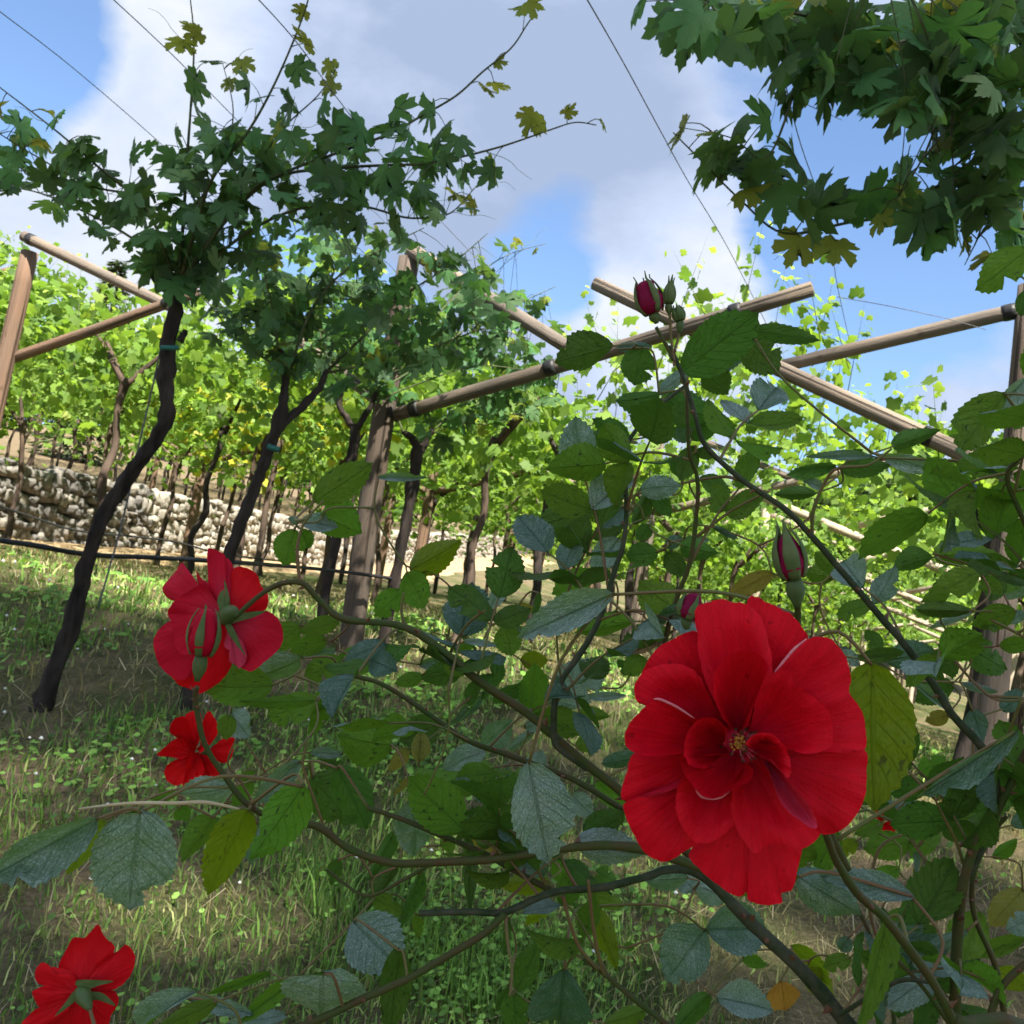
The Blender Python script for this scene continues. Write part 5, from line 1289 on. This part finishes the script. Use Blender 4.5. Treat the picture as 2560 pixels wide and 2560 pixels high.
# smaller compound leaves deeper in the bush
leaflet_k = {}
def compound(src, zdepth):
    d = (rvec(rb) + Vector((0, 0, .25))).normalized()
    L = rb.uniform(.045, .075); kind = rb.choice('gggdddd'); face = (UP * rb.uniform(.2, 1) + rvec(rb) * .7 - _f * .3 * rb.choice((-1, 1))).normalized()
    e = src + d * L
    mid = src.lerp(e, .5) + UP * .006
    V, Fc = tube_data(spline([(src, .0010), (mid, .0008), (e, .0006)], 5), 5)
    st_ = obj('leaf', mesh_from('leaf', V, Fc, M_STALK), BUSH)
    side = d.cross(face).normalized()
    for (t, sd) in ((1.0, 0), (.72, 1), (.72, -1)) + (((.4, 1), (.4, -1)) if rb.random() < .5 else ()):
        b = src.lerp(e, t); y = (d if sd == 0 else (d * .55 + side * sd)).normalized(); s = rb.uniform(.026, .042) * (1.15 if sd == 0 else .9)
        nf = (face + rvec(rb) * .35).normalized()
        if nf.dot(CAMLOC - b) > 0 and rb.random() < .65: nf = -nf
        obj('leaflet', LEAFM[kind][rb.randrange(6)], st_, Matrix.Translation(b) @ basis(y, nf) @ Matrix.Diagonal((s * .68, s, s * .8, 1)))
def fill_compound(n, box, zmin):
    k = 0; tries = 0
    while k < n and tries < 5000:
        tries += 1
        p = rb.choice(NODES); dv = p - CAMLOC; z = dv.dot(_f)
        qx = (1280 + dv.dot(CR) / z * F) / 1.32505; qy = (1280 - dv.dot(CU) / z * F) / 1.32505
        if box[0] < qx < box[2] and box[1] < qy < box[3] and z > zmin:
            compound(p, z); k += 1
fill_compound(9, (600, 1150, 1200, 1480), .58)
fill_compound(7, (1000, 880, 1330, 1250), .56)
fill_compound(9, (1620, 1180, 1960, 1560), .57)
fill_compound(9, (1560, 1560, 1960, 1960), .56)
fill_compound(9, (1850, 780, 2000, 1200), .56)
fill_compound(2, (1290, 780, 1420, 900), .56)
fill_compound(5, (700, 1560, 1300, 1900), .60)

# --- blooms
class Frame:
    def __init__(s, ox, oy, k, z): s.ox, s.oy, s.k, s.z = ox, oy, k, z
    def __call__(s, x, y, d=0.0): return P(s.ox + x * s.k, s.oy + y * s.k, s.z - d)
def petal(fr, parent, base, outline, d0, d1, cross=.0, curl=0.0, mat=None, name='petal', front=True, pw=1.6, ripple=.0012, seed=0, smooth=5):
    """base and rim traced in crop pixels; d0/d1 = how far base/rim stand towards the camera (m)"""
    n = len(outline)
    O = []
    closed = [base] + list(outline)
    # Catmull-Rom along the rim
    pts = [(Vector((x, y, 0)), 0) for x, y in outline]
    rim = [(p.x, p.y) for p, _ in spline(pts, smooth)]
    if name == 'petal' and len(rim) > 12:
        sc_ = 5.5 if fr.k > .4 else 4.0
        rim = [(x + sc_ * noise.noise(Vector((i * .55, seed, 1))) + .6 * sc_ * noise.noise(Vector((i * 1.4, seed, 2))), y + sc_ * noise.noise(Vector((i * .55, seed, 7))) + .6 * sc_ * noise.noise(Vector((i * 1.4, seed, 8)))) for i, (x, y) in enumerate(rim)]
    bx, by = base
    cx = sum(p[0] for p in rim) / len(rim); cy = sum(p[1] for p in rim) / len(rim)
    m = len(rim); R = 9
    V = []; UV = []; Fc = []
    axv = Vector((cx - bx, cy - by)); axn = axv.normalized()
    for i in range(R + 1):
        t = i / R
        for j, (x, y) in enumerate(rim):
            a = 2 * j / (m - 1) - 1
            px = bx + (x - bx) * t; py = by + (y - by) * t
            dd = d0 + (d1 - d0) * t ** pw + 1.25 * cross * (a * a - .35) * t * (1.2 - .5 * t)
            if t > .75: dd += curl * ((t - .75) / .25) ** 2 * (1 - .4 * a * a)
            dd += ripple * 1.5 * (noise.noise(Vector((px * .011 + seed, py * .011, seed * 1.7))) + .7 * noise.noise(Vector((a * 4 + seed, t * 2, 3.0)))) * (0.3 + t)
            V.append(fr(px, py, dd)); UV.append(((a + 1) / 2, t))
    for i in range(R):
        for j in range(m - 1):
            q = i * m + j
            Fc.append((q, q + 1, q + m + 1, q + m))
    me = mesh_from(name, V, Fc, mat or M_PETAL)
    uv = me.uv_layers.new(name='UVMap')
    for l in me.loops: uv.data[l.index].uv = UV[l.vertex_index]
    s = sum((p.normal.dot((CAMLOC - p.center)) * p.area for p in me.polygons))
    if (s < 0) == front: me.flip_normals()
    o = obj(name, me, parent)
    return o
def lathe(name, a, b, prof, mat, parent, sides=14, swirl=0.0, rough=0.05):
    ax = (b - a); ln = ax.length; ax.normalize(); s = ax.orthogonal().normalized(); u = ax.cross(s)
    V = []; Fc = []
    for i, (t, r) in enumerate(prof):
        for j in range(sides):
            an = 2 * math.pi * j / sides + swirl * t
            rr = r * (1 + rough * noise.noise(Vector((math.cos(an) * 1.5, math.sin(an) * 1.5, t * 3))) )
            V.append(a + ax * (ln * t) + (s * math.cos(an) + u * math.sin(an)) * rr)
    for i in range(len(prof) - 1):
        for j in range(sides):
            p = i * sides + j; q = i * sides + (j + 1) % sides; Fc.append((p, q, q + sides, p + sides))
    Fc.append(tuple(range(sides))[::-1]); Fc.append(tuple((len(prof) - 1) * sides + j for j in range(sides)))
    return obj(name, mesh_from(name, V, Fc, mat), parent)
def sepal(a, b, R, phi, w0, t_end, flare, parent, mat=None, seed=0):
    """strip hugging a bud of radius R from a to b, its tip beyond it"""
    ax = (b - a); ln = ax.length; ax.normalize(); s = ax.orthogonal().normalized(); u = ax.cross(s)
    V = []; Fc = []; n = 12
    for i in range(n + 1):
        t = i / n; h = t * t_end
        prof = math.sin(math.pi * min(1, .18 + .72 * min(h, 1.05))) ** .7
        rr = R * 1.07 * prof + R * flare * max(0, h - .6) ** 1.5
        w = w0 * (math.sin(math.pi * (.22 + .45 * t)) if t < .45 else math.sin(math.pi * .4225) * (1 - (t - .45) / .55) ** 1.3) + .0003
        for c in (-1, -.5, 0, .5, 1):
            an = phi + c * w / max(rr, R * .5)
            V.append(a + ax * (ln * h) + (s * math.cos(an) + u * math.sin(an)) * (rr + .0004 * (1 - c * c)))
    for i in range(n):
        for j in range(4):
            q = i * 5 + j; Fc.append((q, q + 1, q + 6, q + 5))
    o = obj('sepal', mesh_from('sepal', V, Fc, mat or M_SEPAL), parent)
    md = o.modifiers.new('thickness', 'SOLIDIFY'); md.thickness = 0.0005
    return o
def bud(fr, base, tip, wpx, hip, hipw, red, open_=.0, phis=None, t_end=1.25, name='rose_bud', sw=.34, mat=None):
    """base/tip/hip = crop pixels; wpx,hipw = widths in crop pixels"""
    a = fr(*base); b = fr(*tip); R = wpx * fr.k / F * fr.z / 2
    body_prof = [(.0, R * .45), (.08, R * .75), (.22, R * .97), (.4, R), (.58, R * .9), (.74, R * .7), (.88, R * (.42 + open_ * .4)), (.97, R * (.18 + open_ * .5)), (1.0, R * (.06 + open_ * .35))]
    body = lathe(name, a, b, body_prof if red else [(t, r * .97) for t, r in body_prof], (mat or M_PETAL_BUD) if red else M_HIP, BUSH, 16, 2.2, .16)
    h = fr(*hip); rh = hipw * fr.k / F * fr.z / 2
    lathe('hip', h, a + (a - h) * .05, [(0, rh * .34), (.15, rh * .5), (.4, rh * .9), (.65, rh), (.85, rh * .85), (1, rh * .7)], M_HIP, body)
    for i, ph in enumerate(phis or [0.3 + k * 1.2566 for k in range(5)]):
        sepal(a, b, R, ph, R * (sw if red else .7), t_end * (1 + .08 * (i % 2)), .25 + .5 * open_, body)
    return body
# main bloom ------------------------------------------------------------
fb = Frame(1500, 1440, 720 / 1617, .365)
hub = fb(800, 960, -.010)
bl = lathe('bloom', fb(870, 1090, -.05), fb(840, 1020, -.032), [(0, .0022), (.25, .004), (.6, .0062), (.9, .0065), (1, .0045)], M_HIP, BUSH)
bl['label'] = 'wide open deep red bloom facing out'
A = dict(parent=bl)
def pt(base, outline, d0, d1, **k): petal(fb, bl, base, outline, d0 * 1.5, d1 * 1.65, seed=len(bl.children) + 1.3, **k)
# back row
pt((800, 960), [(800, 700), (620, 760), (540, 950), (620, 1150), (800, 1230), (980, 1150), (1060, 950), (980, 760), (800, 700)], -.013, -.012)
pt((850, 1080), [(700, 1250), (600, 1440), (500, 1560), (560, 1645), (640, 1720), (770, 1800), (822, 1776), (835, 1822), (920, 1850), (1020, 1835), (1016, 1782), (1080, 1760), (1112, 1640), (1132, 1530), (1100, 1400), (980, 1200)], -.012, -.008, cross=-.004, curl=-.002)
pt((880, 1000), [(1000, 960), (1250, 955), (1480, 975), (1495, 1100), (1490, 1230), (1440, 1340), (1350, 1432), (1240, 1450), (1180, 1400), (1080, 1260), (960, 1120)], -.011, -.006, cross=-.005, curl=-.004)
pt((850, 900), [(900, 700), (980, 540), (1080, 430), (1180, 348), (1290, 352), (1372, 440), (1408, 560), (1402, 650), (1470, 760), (1492, 870), (1475, 985), (1300, 990), (1050, 960)], -.010, -.003, cross=.006, curl=-.004)
pt((820, 860), [(820, 600), (800, 350), (830, 135), (880, 118), (940, 150), (1010, 180), (1090, 230), (1150, 310), (1165, 350), (1080, 450), (980, 560), (900, 700)], -.011, -.006, cross=-.004, curl=-.003)
pt((720, 850), [(650, 640), (580, 420), (540, 310), (440, 340), (330, 400), (262, 490), (235, 570), (320, 650), (480, 740), (600, 820)], -.011, -.007, cross=-.003, curl=-.003)
pt((780, 840), [(640, 700), (570, 520), (546, 330), (535, 185), (600, 150), (680, 128), (745, 148), (800, 150), (862, 182), (922, 270), (958, 420), (968, 500), (955, 580), (880, 720)], -.009, -.001, cross=.005, curl=-.005)
# middle row
pt((700, 880), [(650, 760), (590, 620), (530, 530), (430, 494), (330, 500), (240, 540), (196, 610), (200, 690), (235, 716), (320, 694), (440, 760), (560, 850)], -.008, -.001, cross=.003, curl=-.004)
pt((700, 960), [(640, 1030), (540, 1110), (430, 1200), (330, 1240), (200, 1280), (150, 1268), (116, 1230), (150, 1100), (182, 1000), (280, 980), (420, 960), (560, 930)], -.008, -.004, cross=-.003, curl=-.003)
pt((690, 1040), [(640, 1180), (640, 1330), (605, 1445), (560, 1492), (470, 1550), (380, 1602), (310, 1590), (240, 1540), (190, 1450), (165, 1400), (130, 1290), (200, 1250), (330, 1230), (450, 1180), (570, 1100)], -.008, -.001, cross=.003, curl=-.005)
pt((690, 940), [(620, 860), (540, 800), (430, 738), (315, 690), (250, 738), (165, 830), (138, 920), (180, 985), (280, 1012), (420, 1002), (560, 960)], -.006, .004, cross=.004, curl=-.003)
pt((700, 1080), [(740, 1200), (745, 1290), (752, 1390), (680, 1462), (600, 1502), (520, 1480), (452, 1400), (426, 1300), (432, 1190), (480, 1120), (580, 1070)], -.005, .004, cross=.003, curl=-.003)
pt((840, 1040), [(760, 1130), (738, 1230), (750, 1370), (800, 1480), (872, 1560), (920, 1520), (1000, 1494), (1132, 1532), (1232, 1460), (1225, 1390), (1150, 1300), (1030, 1180), (940, 1080)], -.005, .005, cross=.004, curl=-.004)
# inner row
pt((835, 910), [(860, 780), (900, 620), (960, 550), (1060, 540), (1100, 612), (1200, 680), (1280, 760), (1306, 850), (1290, 960), (1160, 1000), (1050, 970), (920, 940)], -.004, .008, cross=.005, curl=-.004)
pt((770, 880), [(690, 800), (640, 680), (640, 560), (690, 470), (770, 425), (850, 424), (920, 460), (942, 520), (900, 640), (860, 740), (830, 840)], -.004, .010, cross=.005, curl=.002)
pt((720, 980), [(600, 1080), (500, 1060), (470, 960), (500, 862), (560, 802), (640, 798), (702, 850), (706, 905), (690, 950)], -.004, .011, cross=.006, curl=.004)
pt((770, 1010), [(860, 1080), (840, 1150), (740, 1200), (680, 1242), (605, 1248), (532, 1190), (470, 1100), (448, 1010), (520, 1010), (660, 1000)], -.006, .007, cross=.005, curl=.003)
pt((920, 1030), [(930, 1070), (965, 1130), (990, 1200), (1012, 1262), (1080, 1342), (1180, 1412), (1222, 1400), (1180, 1300), (1085, 1180), (1015, 1090), (960, 1030)], .004, .012, cross=.003, curl=.002, mat=M_PETAL_PK)
pt((860, 980), [(815, 945), (868, 888), (960, 886), (1022, 940), (1062, 1010), (1074, 1092), (1045, 1135), (990, 1070), (930, 1020)], .001, .012, cross=.006, curl=-.005)
# thin pale rims along some petal edges
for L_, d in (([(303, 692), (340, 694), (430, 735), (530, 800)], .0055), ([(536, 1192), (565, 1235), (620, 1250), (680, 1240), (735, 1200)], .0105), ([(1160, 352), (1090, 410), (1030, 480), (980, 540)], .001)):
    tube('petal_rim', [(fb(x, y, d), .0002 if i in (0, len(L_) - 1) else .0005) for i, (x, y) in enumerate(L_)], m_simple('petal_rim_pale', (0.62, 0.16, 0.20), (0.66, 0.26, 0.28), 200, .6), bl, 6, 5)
# stamens
SV, SF = [], []; AV, AF = [], []
cen = fb(775, 940, -.008)
tow = (CAMLOC - cen).normalized(); sx = tow.orthogonal().normalized(); sy = tow.cross(sx)
def blob(V, Fc, c, r):
    b0 = len(V)
    V.extend([c + Vector(v) * r for v in ((1, 0, 0), (-1, 0, 0), (0, 1, 0), (0, -1, 0), (0, 0, 1), (0, 0, -1))])
    Fc.extend([(b0 + a, b0 + b, b0 + c_) for a, b, c_ in ((0, 2, 4), (2, 1, 4), (1, 3, 4), (3, 0, 4), (2, 0, 5), (1, 2, 5), (3, 1, 5), (0, 3, 5))])
for k in range(26):
    a = rb.uniform(0, 6.283); rad = rb.uniform(.003, .0085)
    e = cen + (sx * math.cos(a) + sy * math.sin(a)) * rad + tow * rb.uniform(.004, .009)
    tube_data(spline([(cen + (sx * math.cos(a) + sy * math.sin(a)) * .003, .00028), (cen.lerp(e, .6) + tow * .002, .00024), (e, .0002)], 3), 5, V=SV, Fc=SF)
    blob(AV, AF, e, rb.uniform(.0006, .0009))
o = obj('stamens', mesh_from('stamens', SV, SF, M_FILAMENT), bl); o['kind'] = 'stuff'
o = obj('anthers', mesh_from('anthers', AV, AF, M_ANTHER), bl); o['kind'] = 'stuff'
YV, YF = [], []
for k in range(40): 
    a = rb.uniform(0, 6.283); q = rb.uniform(0, .0032); blob(YV, YF, cen + (sx * math.cos(a) + sy * math.sin(a)) * q + tow * rb.uniform(.005, .0075), rb.uniform(.0005, .0008))
DV, DF = [], []
blob(DV, DF, cen - tow * .006, .008)
obj('receptacle', mesh_from('receptacle', DV, DF, M_PETAL), bl)
obj('pistil', mesh_from('pistil', YV, YF, M_STYLE), bl)

# bloom seen from behind (left) ------------------------------------------
fl = Frame(340, 1340, 420 / 1127, .64)
bk = lathe('bloom', fl(665, 495, .012), fl(600, 545, -.002), [(0, .0022), (.25, .0045), (.6, .0066), (.9, .0062), (1, .005)], M_HIP, BUSH)
bk['label'] = 'red bloom seen from behind on an arching stem'
def pl(base, outline, d0, d1, mat=None, **k): petal(fl, bk, base, outline, d0, d1, mat=mat, seed=len(bk.children) + 20.1, front=False, **k)
pl((600, 540), [(420, 700), (400, 860), (350, 1000), (290, 1000), (240, 945), (300, 1000), (380, 1036), (430, 1060), (520, 1010), (590, 950), (640, 870), (660, 760)], -.004, -.016, M_PETAL_B, cross=.003)
pl((600, 540), [(440, 560), (320, 570), (230, 570), (160, 620), (118, 700), (125, 780), (160, 870), (240, 945), (330, 962), (400, 900), (480, 760)], -.003, -.012, cross=-.004, curl=.002)
pl((560, 520), [(440, 420), (350, 430), (250, 436), (190, 390), (180, 340), (220, 290), (262, 240), (308, 178), (340, 230), (385, 335), (470, 400)], -.006, -.020, cross=.004, curl=-.003)
pl((570, 500), [(450, 400), (420, 330), (403, 232), (430, 280), (490, 318), (540, 400)], -.005, -.014)
pl((600, 530), [(560, 470), (470, 330), (440, 325), (350, 372), (260, 432), (216, 500), (218, 535), (250, 620), (262, 740), (320, 795), (440, 770), (520, 680)], -.001, -.004, cross=.005, curl=.003)
pl((610, 520), [(530, 480), (490, 380), (482, 250), (478, 110), (500, 82), (570, 110), (602, 150), (604, 300), (600, 420)], -.001, -.006, cross=.004, curl=.002)
pl((615, 520), [(580, 440), (590, 300), (600, 150), (650, 200), (658, 300), (640, 440)], -.002, -.010)
pl((630, 525), [(630, 400), (648, 225), (740, 214), (812, 260), (842, 340), (882, 382), (880, 480), (800, 520), (700, 530)], -.001, -.008, M_PETAL_B, cross=-.004, curl=.003)
pl((630, 545), [(720, 520), (860, 500), (950, 550), (985, 640), (972, 740), (880, 830), (790, 902), (735, 900), (650, 850), (630, 760), (600, 690)], 0.0, -.005, cross=-.005, curl=.003)
pl((625, 580), [(600, 680), (592, 740), (640, 782), (625, 840), (665, 858), (690, 888), (730, 850), (740, 780), (690, 660)], .001, .000, M_PETAL_PK, cross=.002)
def sep(base, outline, d0, d1): petal(fl, bk, base, outline, d0, d1, mat=M_SEPAL, name='sepal', seed=3.3, ripple=.0004)
sep((600, 530), [(560, 500), (545, 440), (560, 385), (590, 360), (585, 420), (610, 350), (590, 290), (625, 400), (628, 470), (630, 500)], .005, .004)
sep((640, 545), [(680, 520), (770, 508), (868, 505), (800, 540), (720, 565), (640, 585)], .006, .006)
sep((610, 560), [(640, 590), (680, 670), (705, 740), (735, 800), (680, 740), (630, 670), (600, 610)], .005, .004)

# bud in front of it
f2 = Frame(340, 1340, 420 / 1127, .565)
bd = bud(f2, (440, 800), (485, 490), 215, (410, 975), 100, True, .2, [0.2, 1.45, 2.7, 3.95, 5.2], 1.0, sw=.27, mat=M_PETAL)
bd['label'] = 'half-open red bud hanging in front of the bloom seen from behind'

# middle bloom low on the left
fm = Frame(340, 1340, 420 / 1127, .95)
bm_ = lathe('bloom', fm(660, 1460, -.03), fm(420, 1440, -.012), [(0, .002), (.6, .004), (.9, .007), (1, .006)], M_HIP, BUSH)
bm_['label'] = 'crumpled bright red bloom below the one seen from behind'
def pm(base, outline, d0, d1, **k): petal(fm, bm_, base, outline, d0, d1, mat=M_PETAL_B, seed=len(bm_.children) + 40.7, **k)
pm((400, 1430), [(380, 1320), (330, 1210), (380, 1175), (430, 1180), (440, 1250), (440, 1340)], -.010, -.012)
pm((430, 1440), [(430, 1320), (450, 1240), (485, 1175), (520, 1210), (550, 1270), (545, 1330), (500, 1400)], -.008, -.004, cross=.006)
pm((470, 1450), [(540, 1390), (600, 1352), (665, 1350), (655, 1400), (640, 1490), (590, 1525), (530, 1500)], -.006, -.010, cross=.005)
pm((400, 1440), [(320, 1400), (300, 1340), (235, 1330), (230, 1270), (270, 1222), (330, 1212), (380, 1290), (395, 1360)], -.004, .008, cross=.007, curl=.004)
pm((400, 1460), [(300, 1500), (210, 1480), (140, 1468), (190, 1420), (270, 1360), (340, 1370), (385, 1410)], -.003, .006, cross=-.006)
pm((400, 1470), [(390, 1560), (330, 1650), (260, 1672), (200, 1630), (192, 1570), (230, 1520), (300, 1490)], -.005, -.002, cross=.006)
pm((430, 1460), [(540, 1490), (580, 1590), (550, 1650), (490, 1690), (440, 1680), (400, 1600)], -.003, .003, cross=.006)
pm((420, 1450), [(460, 1560), (430, 1660), (360, 1720), (300, 1728), (320, 1640), (330, 1540), (360, 1460)], -.001, .010, cross=.006, curl=-.003)
pm((410, 1430), [(360, 1440), (340, 1500), (370, 1450), (405, 1425), (470, 1370), (510, 1320), (470, 1420), (430, 1460)], .002, .008, cross=.004)

# bloom at the lower left, seen from behind
f4 = Frame(0, 1700, TK, .74)
b4_ = lathe('bloom', f4(505, 1850, .018), f4(455, 1745, .001), [(0, .0018), (.3, .004), (.65, .0062), (.9, .006), (1, .005)], M_HIP, BUSH)
b4_['label'] = 'bright red bloom with pointed petals seen from behind, lowest of the bush'
def p4(base, outline, d0, d1, **k): petal(f4, b4_, base, outline, d0, d1, mat=M_PETAL_B, seed=len(b4_.children) + 60.2, front=False, **k)
p4((450, 1760), [(520, 1850), (620, 1890), (560, 1990), (400, 2030), (220, 2010), (205, 1930), (300, 1880), (380, 1820)], -.004, -.016)
p4((470, 1750), [(500, 1680), (580, 1740), (640, 1745), (668, 1790), (640, 1860), (590, 1900), (520, 1830)], -.003, -.009, cross=.004)
p4((440, 1740), [(340, 1660), (330, 1600), (370, 1520), (410, 1450), (480, 1445), (550, 1372), (585, 1440), (645, 1502), (600, 1590), (510, 1680)], -.003, -.012, cross=-.005, curl=.004)
p4((470, 1745), [(490, 1690), (550, 1590), (640, 1540), (705, 1488), (756, 1540), (745, 1630), (700, 1700), (620, 1748), (560, 1745)], -.001, -.008, cross=.006, curl=.003)
p4((430, 1745), [(400, 1680), (300, 1715), (215, 1705), (196, 1640), (240, 1585), (290, 1612), (380, 1625), (450, 1655)], -.002, -.008, cross=.005)
p4((430, 1760), [(390, 1790), (300, 1860), (240, 1860), (180, 1760), (240, 1720), (300, 1660), (400, 1650), (430, 1690)], -.001, -.004, cross=.006)
p4((420, 1780), [(380, 1870), (260, 1930), (130, 1985), (120, 1930), (200, 1850), (300, 1790), (380, 1760)], -.002, -.003, cross=.004)
def sep4(base, outline): petal(f4, b4_, base, outline, .004, .004, mat=M_SEPAL, name='sepal', seed=3.3, ripple=.0004)
sep4((455, 1735), [(420, 1710), (440, 1685), (540, 1685), (640, 1692), (560, 1715), (490, 1740)])
sep4((440, 1760), [(410, 1750), (360, 1820), (308, 1890), (390, 1830), (440, 1790)])
sep4((480, 1770), [(510, 1750), (580, 1760), (650, 1830), (560, 1800), (500, 1800)])
cane([(170, 1905), (185, 1960), (215, 2060)], .72, .70, 4, 5, M_STALK, 0, False)

# bits of bloom behind the leaves at the right
for (fr_, base, out_) in ((Frame(1700, 1700, TK, .95), (1140, 800), [(1090, 770), (1085, 730), (1130, 712), (1178, 718), (1170, 760), (1150, 790)]), (Frame(1700, 1700, TK, .95), (1150, 800), [(1180, 790), (1215, 830), (1190, 860), (1130, 865), (1120, 830)]),
                          (Frame(1700, 850, TK, .9), (1960, 800), [(1885, 820), (1885, 770), (1910, 745), (1960, 740), (2000, 790), (1960, 830)])):
    petal(fr_, BUSH, base, out_, -.002, .008, mat=M_PETAL_B, seed=9.0)

# buds
ft = Frame(1530, 640, 260 / 1395, .55)
bd = bud(ft, (560, 770), (420, 345), 370, (600, 905), 160, True, .62, [0.5, 1.7, 2.6, 4.3, 5.5], 1.16, sw=.26)
bd['label'] = 'opening red bud at the top of the bush'
cane([(1238, 617), (1248, 636), (1259, 655), (1270, 680)], .55, .55, 4.2, 4.2, M_CANE, 0)
bd = bud(ft, (755, 640), (785, 380), 155, (770, 790), 105, False, 0, None, 1.36); bd['label'] = 'slim closed green bud with a long point at the top of the bush'
cane([(1263, 590), (1265, 620), (1268, 655), (1272, 682)], .55, .55, 3.0, 3.4, M_STALK, 0)
bd = bud(ft, (915, 870), (860, 680), 165, (905, 1035), 110, False, 0, None, 1.08); bd['label'] = 'small nodding purplish green bud at the top of the bush'
cane([(1281, 622), (1279, 640), (1272, 665), (1272, 690)], .555, .55, 2.6, 3.2, M_STALK, 0)
fr2 = Frame(1900, 1280, 160 / 1104, .43)
bd = bud(fr2, (585, 1150), (420, 360), 540, (650, 1640), 330, True, .0, [0.15, 1.3, 2.5, 3.8, 5.1], 1.2, sw=.5)
for c in bd.children:
    if c.name.startswith('sepal'): pass
bd['label'] = 'plump pink-tipped bud with green sepals rising beside the open bloom'
f5 = Frame(1500, 1440, 720 / 1617, .56)
bd = bud(f5, (480, 240), (540, 95), 150, (490, 300), 60, True, .2, None, .9); bd['label'] = 'small pink-red bud peeping out behind the open bloom'
cane([(1296, 1198), (1290, 1240), (1270, 1310)], .56, .60, 3, 4, M_STALK, 0)

# dry grass stalk caught on the leaves
st = tube('dry_grass_stalk', [(T(6, 445, 725, .50), .0006), (T(6, 620, 702, .465), .0007), (T(6, 800, 690, .450), .0008), (T(6, 980, 692, .455), .0008), (T(6, 1160, 688, .47), .0009), (T(6, 1340, 724, .49), .0006)], M_STRAW)
tag(st, 'dry pale grass stalk lying across the big dusty rose leaves', 'grass stalk')

# canes running on below the frame down to the bush's foot
bs = Q(1800, 1960, .62); BASE = Vector((bs.x, bs.y + .05, G(bs.x, bs.y + .05) - .03))
BUSH.location = BASE; WM_OLD = Matrix.Translation(Vector((0.62, 0.85, G(0.62, 0.85))))
for ch in BUSH.children: ch.matrix_parent_inverse = Matrix.Translation(-BASE)
WM[BUSH.name] = Matrix.Translation(BASE)
for k, (p0, d, r) in enumerate(((Q(1660, 2010, .62), (1585, 1915, .62), .0052), (Q(1800, 1960, .62), (1804, 1820, .62), .0046), (Q(1812, 1950, .47), (1760, 1854, .46), .0033), (Q(1900, 1960, .66), (1880, 1830, .655), .0027),
                                (Q(1330, 2000, .63), (1260, 1935, .63), .0030), (Q(1690, 1960, .68), (1680, 1880, .68), .0022), (Q(1860, 1960, .56), (1880, 1880, .56), .0030), (Q(440, 2010, .58), (540, 1950, .58), .0030), (Q(215, 2060, .70), (185, 1960, .71), .0020), (Q(1820, 1990, .58), (1790, 1930, .58), .0024))):
    t = (p0 - Q(*d)).normalized(); foot = BASE + Vector((.035 * math.cos(k * 2.1), .035 * math.sin(k * 2.1), 0))
    if k in (7, 8): t = (t + Vector((.4, 0, -.5))).normalized()
    m1 = p0 + t * .10; m2 = foot.lerp(p0, .45) + Vector((0, 0, -.05)) + rvec(rb) * .03
    V, Fc = tube_data(spline([(p0 - t * .01, r), (m1, r * 1.1), (m2, r * 1.3), (foot, r * 1.6)], 7), 9, .2, k + 900)
    obj('cane', mesh_from('cane', V, Fc, M_CANE), BUSH)
